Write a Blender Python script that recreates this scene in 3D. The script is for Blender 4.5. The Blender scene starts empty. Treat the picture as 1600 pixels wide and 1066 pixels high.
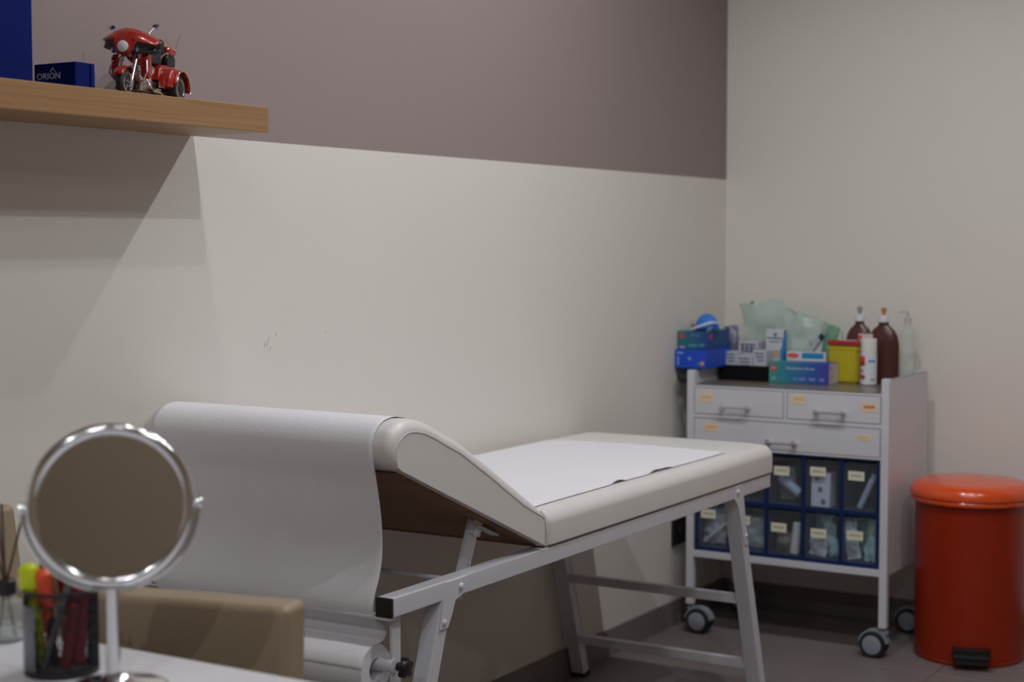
import bpy, bmesh, math, random
from mathutils import Vector, Matrix, noise
random.seed(4)
S = bpy.context.scene
COL = S.collection
PI = math.pi

# ------------------------------------------------------------------ camera
F_PX = 2480.0
THETA = math.radians(31.2)
PITCH = math.atan(156 / F_PX)
cam_d = bpy.data.cameras.new('camera')
cam = bpy.data.objects.new('camera', cam_d)
COL.objects.link(cam)
cam.location = (2.2, 0, 1.25)
cam.rotation_euler = (PI / 2 - PITCH, 0, THETA)
cam_d.sensor_width = 36
cam_d.lens = 36 * F_PX / 1600
cam_d.clip_start = 0.05
cam_d.dof.use_dof = True
cam_d.dof.focus_distance = 3.05
cam_d.dof.aperture_fstop = 3.7
cam_d.dof.aperture_blades = 7
S.camera = cam

# ------------------------------------------------------------------ world, exposure
w = bpy.data.worlds.new('world')
S.world = w
w.use_nodes = True
w.node_tree.nodes['Background'].inputs[0].default_value = (0.9, 0.95, 1, 1)
w.node_tree.nodes['Background'].inputs[1].default_value = 0.0
S.view_settings.view_transform = 'Standard'
S.view_settings.look = 'None'
S.view_settings.gamma = 1
S.view_settings.use_curve_mapping = False
S.view_settings.exposure = -0.13

CEIL = 2.8
ROOM_X, ROOM_Y0, ROOM_Y1 = 4.0, -2.2, 5.05
# downlight positions (x, y, watts, beam degrees, softness of the beam edge)
DOWNLIGHTS = [(0.68, 2.18, 10, 160, .5), (1.21, 2.20, 11, 160, .5), (1.78, 2.20, 28, 160, .5),
              (0.74, 3.45, 27, 164, .45), (1.28, 3.45, 25, 160, .6), (1.90, 3.45, 30, 145, .8),
              (1.30, 0.60, 4, 160, .5), (1.90, 0.60, 5, 160, .5),
              (1.6, -1.0, 29, 160, .5), (2.6, -1.0, 34, 160, .5), (3.1, 0.60, 13, 160, .5)]  # first two: added behind the camera, fill for mirror reflection and hanging paper
LIGHT_COL = (0.95, 0.968, 1.0)

# ------------------------------------------------------------------ materials
MATS = {}


def mat(name, color=(.8, .8, .8), rough=.5, metal=0., bump=0., bscale=80., spec=.5, trans=0.,
        alpha=1., coat=0., emit=0., var=0., vscale=6.):
    if name in MATS:
        return MATS[name]
    m = bpy.data.materials.new(name)
    m.use_nodes = True
    nt = m.node_tree
    b = nt.nodes['Principled BSDF']
    b.inputs['Base Color'].default_value = (*color, 1)
    b.inputs['Roughness'].default_value = rough
    b.inputs['Metallic'].default_value = metal
    b.inputs['Specular IOR Level'].default_value = spec
    b.inputs['Transmission Weight'].default_value = trans
    b.inputs['Alpha'].default_value = alpha
    b.inputs['Coat Weight'].default_value = coat
    if emit:
        b.inputs['Emission Color'].default_value = (*color, 1)
        b.inputs['Emission Strength'].default_value = emit
    tc = nt.nodes.new('ShaderNodeTexCoord')
    n = nt.nodes.new('ShaderNodeTexNoise')
    n.inputs['Scale'].default_value = vscale
    n.inputs['Detail'].default_value = 4
    nt.links.new(tc.outputs['Object'], n.inputs['Vector'])
    mx = nt.nodes.new('ShaderNodeMix')
    mx.data_type = 'RGBA'
    v = var if var else .03
    mx.inputs['A'].default_value = (*[c * (1 - v) for c in color], 1)
    mx.inputs['B'].default_value = (*[min(1, c * (1 + v)) for c in color], 1)
    nt.links.new(n.outputs['Fac'], mx.inputs['Factor'])
    nt.links.new(mx.outputs['Result'], b.inputs['Base Color'])
    if bump:
        n2 = nt.nodes.new('ShaderNodeTexNoise')
        n2.inputs['Scale'].default_value = bscale
        n2.inputs['Detail'].default_value = 5
        nt.links.new(tc.outputs['Object'], n2.inputs['Vector'])
        bp = nt.nodes.new('ShaderNodeBump')
        bp.inputs['Strength'].default_value = bump
        bp.inputs['Distance'].default_value = .01
        nt.links.new(n2.outputs['Fac'], bp.inputs['Height'])
        nt.links.new(bp.outputs['Normal'], b.inputs['Normal'])
    MATS[name] = m
    return m


def srgb(r, g, b):
    def f(c):
        c /= 255
        return c / 12.92 if c <= .04045 else ((c + .055) / 1.055) ** 2.4
    return (f(r), f(g), f(b))


def mat_wood(name, a, b, axis_scale):
    m = mat(name, a, rough=.45)
    nt = m.node_tree
    bs = nt.nodes['Principled BSDF']
    tc = nt.nodes.new('ShaderNodeTexCoord')
    mp = nt.nodes.new('ShaderNodeMapping')
    mp.inputs['Scale'].default_value = axis_scale
    n = nt.nodes.new('ShaderNodeTexNoise')
    n.inputs['Scale'].default_value = 1
    n.inputs['Detail'].default_value = 8
    n.inputs['Distortion'].default_value = .6
    cr = nt.nodes.new('ShaderNodeValToRGB')
    cr.color_ramp.elements[0].position = .3
    cr.color_ramp.elements[0].color = (*a, 1)
    cr.color_ramp.elements[1].position = .72
    cr.color_ramp.elements[1].color = (*b, 1)
    nt.links.new(tc.outputs['Object'], mp.inputs['Vector'])
    nt.links.new(mp.outputs['Vector'], n.inputs['Vector'])
    nt.links.new(n.outputs['Fac'], cr.inputs['Fac'])
    nt.links.new(cr.outputs['Color'], bs.inputs['Base Color'])
    return m


def mat_gradient(name, cols, axis=0, rough=.45):
    """printed gradient over the object's own box (generated coordinates)"""
    m = mat(name, cols[0][1], rough=rough)
    nt = m.node_tree
    bs = nt.nodes['Principled BSDF']
    tc = nt.nodes.new('ShaderNodeTexCoord')
    sp = nt.nodes.new('ShaderNodeSeparateXYZ')
    cr = nt.nodes.new('ShaderNodeValToRGB')
    els = cr.color_ramp.elements
    els[0].position, els[0].color = cols[0][0], (*cols[0][1], 1)
    els[1].position, els[1].color = cols[-1][0], (*cols[-1][1], 1)
    for p, c in cols[1:-1]:
        e = els.new(p)
        e.color = (*c, 1)
    nt.links.new(tc.outputs['Generated'], sp.inputs[0])
    nt.links.new(sp.outputs[axis], cr.inputs['Fac'])
    nt.links.new(cr.outputs['Color'], bs.inputs['Base Color'])
    return m


def mat_clear(name, tint, fac, rough=.08, bump=0., bscale=30):
    """thin clear plastic: part see-through, part glossy"""
    m = bpy.data.materials.new(name)
    m.use_nodes = True
    nt = m.node_tree
    nt.nodes.clear()
    out = nt.nodes.new('ShaderNodeOutputMaterial')
    t = nt.nodes.new('ShaderNodeBsdfTransparent')
    t.inputs[0].default_value = (*tint, 1)
    p = nt.nodes.new('ShaderNodeBsdfPrincipled')
    p.inputs['Base Color'].default_value = (*tint, 1)
    p.inputs['Roughness'].default_value = rough
    mx = nt.nodes.new('ShaderNodeMixShader')
    mx.inputs[0].default_value = fac
    if bump:
        tc = nt.nodes.new('ShaderNodeTexCoord')
        n2 = nt.nodes.new('ShaderNodeTexNoise')
        n2.inputs['Scale'].default_value = bscale
        nt.links.new(tc.outputs['Object'], n2.inputs['Vector'])
        bp = nt.nodes.new('ShaderNodeBump')
        bp.inputs['Strength'].default_value = bump
        nt.links.new(n2.outputs['Fac'], bp.inputs['Height'])
        nt.links.new(bp.outputs['Normal'], p.inputs['Normal'])
    nt.links.new(t.outputs[0], mx.inputs[1])
    nt.links.new(p.outputs[0], mx.inputs[2])
    nt.links.new(mx.outputs[0], out.inputs[0])
    MATS[name] = m
    return m


def mat_print(name, paper, ink, scale=(60, 60, 200), thr=.5):
    """faded rows of illegible small print on a sticker"""
    m = mat(name, paper, rough=.6)
    nt = m.node_tree
    bs = nt.nodes['Principled BSDF']
    tc = nt.nodes.new('ShaderNodeTexCoord')
    sp = nt.nodes.new('ShaderNodeSeparateXYZ')
    nt.links.new(tc.outputs['Generated'], sp.inputs[0])
    n = nt.nodes.new('ShaderNodeTexNoise')
    mp = nt.nodes.new('ShaderNodeMapping')
    mp.inputs['Scale'].default_value = scale
    nt.links.new(tc.outputs['Generated'], mp.inputs['Vector'])
    nt.links.new(mp.outputs['Vector'], n.inputs['Vector'])
    n.inputs['Scale'].default_value = 1
    # one band of writing in the middle of the sticker
    a = nt.nodes.new('ShaderNodeMath'); a.operation = 'SUBTRACT'; a.inputs[1].default_value = .52
    b = nt.nodes.new('ShaderNodeMath'); b.operation = 'ABSOLUTE'
    c = nt.nodes.new('ShaderNodeMath'); c.operation = 'LESS_THAN'; c.inputs[1].default_value = .14
    x1 = nt.nodes.new('ShaderNodeMath'); x1.operation = 'SUBTRACT'; x1.inputs[1].default_value = .5
    x2 = nt.nodes.new('ShaderNodeMath'); x2.operation = 'ABSOLUTE'
    x3 = nt.nodes.new('ShaderNodeMath'); x3.operation = 'LESS_THAN'; x3.inputs[1].default_value = .36
    d = nt.nodes.new('ShaderNodeMath'); d.operation = 'GREATER_THAN'; d.inputs[1].default_value = thr
    e = nt.nodes.new('ShaderNodeMath'); e.operation = 'MULTIPLY'
    f = nt.nodes.new('ShaderNodeMath'); f.operation = 'MULTIPLY'
    L = nt.links.new
    L(sp.outputs[2], a.inputs[0]); L(a.outputs[0], b.inputs[0]); L(b.outputs[0], c.inputs[0])
    L(sp.outputs[0], x1.inputs[0]); L(x1.outputs[0], x2.inputs[0]); L(x2.outputs[0], x3.inputs[0])
    L(n.outputs['Fac'], d.inputs[0]); L(c.outputs[0], e.inputs[0]); L(d.outputs[0], e.inputs[1])
    L(e.outputs[0], f.inputs[0]); L(x3.outputs[0], f.inputs[1])
    mx = nt.nodes.new('ShaderNodeMix'); mx.data_type = 'RGBA'
    mx.inputs['A'].default_value = (*paper, 1); mx.inputs['B'].default_value = (*ink, 1)
    L(f.outputs[0], mx.inputs['Factor']); L(mx.outputs['Result'], bs.inputs['Base Color'])
    return m


WALL = mat('wall_paint_cream', srgb(226, 221, 214), .75, bump=.03, bscale=220, var=.02, vscale=3)
TAUPE = mat('wall_paint_taupe', srgb(150, 135, 134), .75, bump=.03, bscale=220, var=.02, vscale=3)
CEILM = mat('ceiling_paint', srgb(205, 200, 192), .85)
TILE = mat('floor_tile', srgb(128, 119, 118), .4, bump=.05, bscale=40, var=.16, vscale=3.5)
GROUT = mat('floor_grout', srgb(95, 90, 88), .8)
OAK = mat_wood('oak_shelf', srgb(146, 110, 74), srgb(172, 133, 92), (60, 3.0, 150))
BROWNWOOD = mat_wood('brown_plywood', srgb(112, 82, 52), srgb(142, 106, 68), (4, 30, 30))
WMETAL = mat('white_enamelled_steel', srgb(212, 213, 220), .32, spec=.5)
GMETAL = mat('grey_steel_top', srgb(150, 143, 132), .35, metal=.6)
BLACKP = mat('black_plastic', (.012, .012, .013), .4)
BLACKR = mat('black_rubber', (.015, .015, .017), .6)
VINYL = mat('white_vinyl', srgb(226, 223, 220), .38, bump=.03, bscale=300)
PIPING = mat('vinyl_piping', srgb(205, 202, 202), .45)
CHROME = mat('chrome', (.82, .83, .86), .14, metal=1)
DCHROME = mat('satin_chrome', (.55, .56, .58), .25, metal=1)
MIRROR = mat('mirror_silver', (.9, .9, .9), .02, metal=1)
TAN = mat('tan_leatherette', srgb(158, 140, 116), .5, bump=.1, bscale=160)
DESKM = mat('white_desktop_laminate', srgb(222, 222, 226), .35)
BLUEB = mat('deep_blue_card', srgb(0, 20, 96), .6, spec=.12)
BLUED = mat('deep_blue_lid', srgb(2, 26, 108), .6, spec=.12)
BLUERACK = mat('blue_rack_plastic', srgb(12, 40, 88), .4)
ORANGE = mat('orange_enamel', srgb(150, 40, 12), .3, spec=.35)
ORANGEL = mat('orange_lid_plastic', srgb(226, 84, 36), .2, spec=.5, coat=.4)
GREYC = mat('grey_caster_plastic', srgb(142, 152, 162), .45)
LABELM = mat_print('bin_label_print', srgb(228, 226, 204), srgb(120, 120, 100))
PEACH = mat_print('peach_sticker_print', srgb(236, 212, 176), srgb(196, 160, 120))
PEACH2 = mat_print('peach_sticker_worn_print', srgb(236, 205, 172), srgb(168, 84, 50), thr=.45)
CLEAR = mat_clear('clear_bin_plastic', (.88, .91, .95), .035, .1)
CLEARB = mat_clear('clear_bottle_plastic', (.93, .95, .93), .16, .12)
POUCH = mat_clear('pale_green_pouch_film', srgb(222, 234, 228), .45, .2, .25, 40)
POUCHW = mat_clear('milky_pouch_film', srgb(224, 230, 232), .7, .25, .3, 40)
WCARD = mat('white_card', srgb(218, 220, 226), .55)
GREYINK = mat('grey_ink', srgb(110, 118, 135), .6)
REDINK = mat('red_ink', srgb(205, 62, 62), .5)
WHITEINK = mat('white_ink', srgb(200, 215, 235), .5)
BROWNB = mat('brown_bottle_plastic', srgb(78, 42, 34), .3)
YELLOW = mat('yellow_sharps_plastic', srgb(188, 172, 22), .4)
REDLID = mat('red_sharps_lid', srgb(170, 38, 40), .4)


def mat_paper():
    m = mat('embossed_couch_paper', srgb(232, 232, 238), .8)
    nt = m.node_tree
    b = nt.nodes['Principled BSDF']
    tc = nt.nodes.new('ShaderNodeTexCoord')
    v = nt.nodes.new('ShaderNodeTexVoronoi')
    v.inputs['Scale'].default_value = 330
    n = nt.nodes.new('ShaderNodeTexNoise')
    n.inputs['Scale'].default_value = 9
    n.inputs['Detail'].default_value = 6
    n.inputs['Distortion'].default_value = .8
    ad = nt.nodes.new('ShaderNodeMath'); ad.operation = 'MULTIPLY_ADD'
    ad.inputs[1].default_value = 2.6
    nt.links.new(tc.outputs['Object'], v.inputs['Vector'])
    nt.links.new(tc.outputs['Object'], n.inputs['Vector'])
    nt.links.new(n.outputs['Fac'], ad.inputs[0])
    nt.links.new(v.outputs['Distance'], ad.inputs[2])
    bp = nt.nodes.new('ShaderNodeBump')
    bp.inputs['Strength'].default_value = .11
    bp.inputs['Distance'].default_value = .0035
    nt.links.new(ad.outputs[0], bp.inputs['Height'])
    nt.links.new(bp.outputs['Normal'], b.inputs['Normal'])
    # thin sheet lets some light through
    b.inputs['Subsurface Weight'].default_value = 0
    return m


PAPER = mat_paper()


# ------------------------------------------------------------------ mesh helpers
class MB:
    def __init__(self):
        self.bm = bmesh.new()

    def _xf(self, verts, rot=None, piv=None):
        if rot:
            bmesh.ops.rotate(self.bm, verts=verts, cent=piv or (0, 0, 0), matrix=rot)

    def box(self, x0, x1, y0, y1, z0, z1, bev=0., seg=2, rot=None, piv=None, mi=0):
        r = bmesh.ops.create_cube(self.bm, size=1)
        vs = r['verts']
        for v in vs:
            v.co = Vector((x0 + (v.co.x + .5) * (x1 - x0), y0 + (v.co.y + .5) * (y1 - y0), z0 + (v.co.z + .5) * (z1 - z0)))
        fs = list({f for v in vs for f in v.link_faces})
        for f in fs:
            f.material_index = mi
        if bev > 0:
            es = list({e for v in vs for e in v.link_edges})
            r2 = bmesh.ops.bevel(self.bm, geom=es, offset=bev, segments=seg, profile=.5, affect='EDGES')
            vs = list({v for f in r2['faces'] for v in f.verts} | {v for v in vs if v.is_valid})
            for f in r2['faces']:
                f.material_index = mi
        if rot:
            self._xf(vs, rot, piv)
        return self

    def obox(self, c, u, v, wv, du, dv, dw, bev=0.):
        """box centred at c with unit axes u,v,w and full sizes"""
        r = bmesh.ops.create_cube(self.bm, size=1)
        u, v, wv, c = Vector(u), Vector(v), Vector(wv), Vector(c)
        for q in r['verts']:
            q.co = c + u * q.co.x * du + v * q.co.y * dv + wv * q.co.z * dw
        if bev:
            es = list({e for q in r['verts'] for e in q.link_edges})
            bmesh.ops.bevel(self.bm, geom=es, offset=bev, segments=2, profile=.5, affect='EDGES')
        return self

    def beam(self, a, b, wd, ht, side=(1, 0, 0), bev=0.):
        a, b = Vector(a), Vector(b)
        d = b - a
        L = d.length
        d.normalize()
        s = Vector(side)
        s = (s - d * s.dot(d)).normalized()
        t = d.cross(s)
        return self.obox((a + b) / 2, d, s, t, L, wd, ht, bev)

    def cyl(self, a, b, r0, r1=None, n=20, cap=True):
        r1 = r0 if r1 is None else r1
        return self.tube([a, b], [r0, r1], n, cap)

    def tube(self, pts, radii, n=12, cap=True, closed=False):
        pts = [Vector(p) for p in pts]
        if not hasattr(radii, '__len__'):
            radii = [radii] * len(pts)
        rings = []
        ref = None
        N = len(pts)
        for i, p in enumerate(pts):
            if closed:
                d = (pts[(i + 1) % N] - pts[i - 1]).normalized()
            else:
                d = (pts[min(i + 1, N - 1)] - pts[max(i - 1, 0)]).normalized()
            if ref is None:
                ref = d.orthogonal().normalized()
            ref = (ref - d * ref.dot(d)).normalized()
            s = d.cross(ref)
            rings.append([self.bm.verts.new(p + (ref * math.cos(2 * PI * k / n) + s * math.sin(2 * PI * k / n)) * radii[i]) for k in range(n)])
        rng = range(N) if closed else range(N - 1)
        for i in rng:
            A, B = rings[i], rings[(i + 1) % N]
            for k in range(n):
                self.bm.faces.new((A[k], A[(k + 1) % n], B[(k + 1) % n], B[k]))
        if cap and not closed:
            self.bm.faces.new(list(reversed(rings[0])))
            self.bm.faces.new(rings[-1])
        return self

    def lathe(self, prof, c=(0, 0, 0), n=32, sx=1., sy=1., cap=True, axis='z'):
        c = Vector(c)
        rings = []
        for r, z in prof:
            ring = []
            for k in range(n):
                a = 2 * PI * k / n
                if axis == 'z':
                    q = Vector((r * sx * math.cos(a), r * sy * math.sin(a), z))
                elif axis == 'y':
                    q = Vector((r * sx * math.cos(a), z, r * sy * math.sin(a)))
                else:
                    q = Vector((z, r * sx * math.cos(a), r * sy * math.sin(a)))
                ring.append(self.bm.verts.new(c + q))
            rings.append(ring)
        for i in range(len(rings) - 1):
            A, B = rings[i], rings[i + 1]
            for k in range(n):
                self.bm.faces.new((A[k], A[(k + 1) % n], B[(k + 1) % n], B[k]))
        if cap:
            self.bm.faces.new(list(reversed(rings[0])))
            self.bm.faces.new(rings[-1])
        return self

    def prism(self, prof, x0, x1, bev=0., axis='x', seg=3):
        """extrude a (y,z) profile along x (or an (x,z) profile along y)"""
        def P(p, t):
            return Vector((t, p[0], p[1])) if axis == 'x' else (Vector((p[0], t, p[1])) if axis == 'y' else Vector((p[0], p[1], t)))
        a = [self.bm.verts.new(P(p, x0)) for p in prof]
        b = [self.bm.verts.new(P(p, x1)) for p in prof]
        n = len(prof)
        fa = self.bm.faces.new(a)
        fb = self.bm.faces.new(list(reversed(b)))
        for k in range(n):
            self.bm.faces.new((a[k], b[k], b[(k + 1) % n], a[(k + 1) % n]))
        if bev:
            es = list(fa.edges) + list(fb.edges)
            bmesh.ops.bevel(self.bm, geom=es, offset=bev, segments=seg, profile=.5, affect='EDGES')
        return self

    def grid(self, fn, nu, nv, closed_u=False):
        g = [[self.bm.verts.new(Vector(fn(i / nu, j / nv))) for j in range(nv + 1)] for i in range(nu + (0 if closed_u else 1))]
        for i in range(nu):
            A, B = g[i], g[(i + 1) % len(g)]
            for j in range(nv):
                self.bm.faces.new((A[j], B[j], B[j + 1], A[j + 1]))
        return self

    def done(self, name, m, parent=None, smooth=35, solid=0., world=True, subsurf=0, origin=None):
        bm = self.bm
        bmesh.ops.recalc_face_normals(bm, faces=bm.faces)
        off = None
        if parent is not None and world:
            off = Vector(parent.location)
            if parent.parent is not None:
                off = off + Vector(parent.parent.location)
        elif parent is None:
            if origin is None:
                zs = [v.co.z for v in bm.verts]
                xs = [v.co.x for v in bm.verts]
                ys = [v.co.y for v in bm.verts]
                off = Vector(((min(xs) + max(xs)) / 2, (min(ys) + max(ys)) / 2, min(zs)))
            else:
                off = Vector(origin)
        if off is not None:
            for v in bm.verts:
                v.co -= off
        me = bpy.data.meshes.new(name)
        bm.to_mesh(me)
        bm.free()
        for q in (m if isinstance(m, (list, tuple)) else [m]):
            me.materials.append(q)
        if smooth:
            for p in me.polygons:
                p.use_smooth = True
            me.set_sharp_from_angle(angle=math.radians(smooth))
        o = bpy.data.objects.new(name, me)
        COL.objects.link(o)
        if parent is not None:
            o.parent = parent
        else:
            o.location = off
        if smooth and smooth <= 60 and not solid:
            md = o.modifiers.new('weighted', 'WEIGHTED_NORMAL')
            md.keep_sharp = True
        if solid:
            md = o.modifiers.new('thick', 'SOLIDIFY')
            md.thickness = solid
            md.offset = 0
        if subsurf:
            md = o.modifiers.new('sub', 'SUBSURF')
            md.levels = md.render_levels = subsurf
        return o


def tag(o, label, cat, group=None):
    o['label'] = label
    o['category'] = cat
    if group:
        o['group'] = group
    return o


def thing(name, label, cat, loc, rz=0, group=None):
    o = bpy.data.objects.new(name, None)
    COL.objects.link(o)
    o.location = loc
    o.rotation_euler = (0, 0, rz)
    o.empty_display_size = .05
    return tag(o, label, cat, group)


def struct(o):
    o['kind'] = 'structure'
    return o


def copy_tree(o, parent=None):
    c = o.copy()
    COL.objects.link(c)
    c.parent = parent
    for ch in list(o.children):
        copy_tree(ch, c)
    return c


def text(body, size, m, parent, loc, rot, name='lettering', ext=.0003, sx=1., align='LEFT'):
    cu = bpy.data.curves.new(name, 'FONT')
    cu.body = body
    cu.size = size
    cu.extrude = ext
    cu.resolution_u = 2
    cu.align_x = align
    t = bpy.data.objects.new(name, cu)
    me = bpy.data.meshes.new_from_object(t)
    bpy.data.objects.remove(t)
    me.materials.clear()
    me.materials.append(m)
    o = bpy.data.objects.new(name, me)
    COL.objects.link(o)
    o.parent = parent
    off = Vector(loc)
    p = parent
    while p is not None:
        off -= Vector(p.location)
        p = p.parent
    o.location = off
    o.rotation_euler = rot
    o.scale = (sx, 1, 1)
    return o


FRONT = (PI / 2, 0, 0)            # lettering that faces -y
SIDE = (PI / 2, 0, PI / 2)        # lettering that faces +x

# ------------------------------------------------------------------ room shell
PAINT_Z = 1.46
# left wall: one mesh, two paint colours meeting at PAINT_Z
b = MB()
b.box(-.12, 0, ROOM_Y0 - .12, ROOM_Y1 + .12, -.1, PAINT_Z, mi=0)
b.box(-.12, 0, ROOM_Y0 - .12, ROOM_Y1 + .12, PAINT_Z, CEIL + .1, mi=1)
wl = struct(b.done('wall_left', [WALL, TAUPE], smooth=0))
for (y, z, l, a) in ((2.625, 1.035, .022, 1.1), (2.615, 1.03, .016, 1.3), (2.632, 1.02, .012, 1.0), (2.652, 1.05, .010, .9), (2.826, 1.047, .004, .5)):
    b = MB()
    b.obox((.0004, y, z), (0, math.cos(a), math.sin(a)), (0, -math.sin(a), math.cos(a)), (1, 0, 0), l, .0009, .0006)
    b.done('scuff_mark', mat('scuff_grey', srgb(172, 166, 160), .8), wl)
b = MB(); b.box(0, ROOM_X, ROOM_Y1, ROOM_Y1 + .12, -.1, CEIL + .1); struct(b.done('wall_back', WALL, smooth=0))
DIM = mat('wall_paint_beige', srgb(160, 144, 124), .8)
b = MB(); b.box(ROOM_X, ROOM_X + .12, ROOM_Y0 - .12, ROOM_Y1 + .12, -.1, CEIL + .1); struct(b.done('wall_right', DIM, smooth=0))
b = MB(); b.box(0, ROOM_X, ROOM_Y0 - .12, ROOM_Y0, -.1, CEIL + .1); struct(b.done('wall_front', DIM, smooth=0))
b = MB(); b.box(0, ROOM_X, ROOM_Y0, ROOM_Y1, CEIL, CEIL + .1); struct(b.done('ceiling', CEILM, smooth=0))
b = MB(); b.box(0, ROOM_X, ROOM_Y0, ROOM_Y1, -.1, -.004)
fl = struct(b.done('floor', GROUT, smooth=0))
gx = [0, .30]
while gx[-1] < ROOM_X:
    gx.append(min(ROOM_X, gx[-1] + .6))
gy = [ROOM_Y1, 4.50]
while gy[-1] > ROOM_Y0:
    gy.append(max(ROOM_Y0, gy[-1] - .6))
for i in range(len(gx) - 1):
    for j in range(len(gy) - 1):
        b = MB()
        b.box(gx[i] + .001, gx[i + 1] - .001, gy[j + 1] + .001, gy[j] - .001, -.005, 0, bev=.0008, seg=1)
        b.done('tile', TILE, fl)
b = MB(); b.box(0, .009, ROOM_Y0, ROOM_Y1, 0, .082, bev=.001); struct(b.done('baseboard_left', TILE))
b = MB(); b.box(.009, ROOM_X, ROOM_Y1 - .009, ROOM_Y1, 0, .082, bev=.001); struct(b.done('baseboard_back', TILE))

# downlights in the ceiling, added rear fill lamps included: trim ring, lens, lamp
GLOW = mat('lamp_lens', (1, .95, .88), .5, emit=70)
for i, (x, y, wt, beam, soft) in enumerate(DOWNLIGHTS):
    dl = thing('ceiling_downlight', 'small round recessed ceiling downlight with a white rim', 'lamp', (x, y, CEIL), 0, 'recessed downlights in the ceiling')
    b = MB(); b.lathe([(.045, CEIL - .001), (.045, CEIL - .006), (.036, CEIL - .008), (.034, CEIL - .001)], (x, y, 0), 28, cap=False); b.done('trim_ring', WMETAL, dl)
    b = MB(); b.lathe([(.0335, CEIL - .0015), (.0335, CEIL - .004)], (x, y, 0), 24); b.done('lens', GLOW, dl)
    ld = bpy.data.lights.new('downlight_lamp', 'SPOT')
    ld.energy = wt
    ld.color = LIGHT_COL
    ld.spot_size = math.radians(beam)
    ld.spot_blend = soft
    ld.shadow_soft_size = .018
    lo = bpy.data.objects.new('downlight_lamp', ld)
    COL.objects.link(lo)
    lo.location = (x, y, CEIL - .03)

# ------------------------------------------------------------------ wall shelf
b = MB(); b.box(0.001, .201, .55, 2.395, 1.4595, 1.508, bev=.0012, seg=1)
tag(b.done('wall_shelf', OAK), 'thick light oak floating shelf on the left wall', 'shelf')

# big blue box and small blue box on the shelf
bb = thing('storage_box', 'tall deep blue box at the left end of the oak shelf', 'box', (.09, 1.72, 1.508))
b = MB(); b.box(.005, .170, 1.60, 1.838, 1.508, 1.80, bev=.003); b.done('body', BLUEB, bb)
b = MB(); b.box(.002, .173, 1.597, 1.8405, 1.80, 1.85, bev=.003); b.done('lid', BLUED, bb)
sb = thing('small_box', 'small blue card box with white roofed O lettering, beside the tall blue box', 'box', (.10, 1.97, 1.508))
b = MB(); b.box(.050, .150, 1.948, 1.982, 1.508, 1.556, bev=.0015); b.done('body', BLUEB, sb)
b = MB(); b.box(.049, .1515, 1.983, 1.992, 1.508, 1.5555, bev=.0015); b.done('sleeve', BLUED, sb)
b = MB(); b.box(.1502, .1508, 1.956, 1.968, 1.5085, 1.5135); b.done('sticker', WCARD, sb)
text('ORION', .0155, WHITEINK, sb, (.0570, 1.9474, 1.5290), FRONT, sx=1.15)
b = MB()
b.obox((.0935, 1.9474, 1.5445), Vector((1, 0, 1.1)).normalized(), (0, 1, 0), Vector((-1.1, 0, 1)).normalized(), .009, .0005, .0012)
b.obox((.0995, 1.9474, 1.5445), Vector((1, 0, -1.1)).normalized(), (0, 1, 0), Vector((1.1, 0, 1)).normalized(), .009, .0005, .0012)
b.done('roof_mark', WHITEINK, sb)


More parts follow.
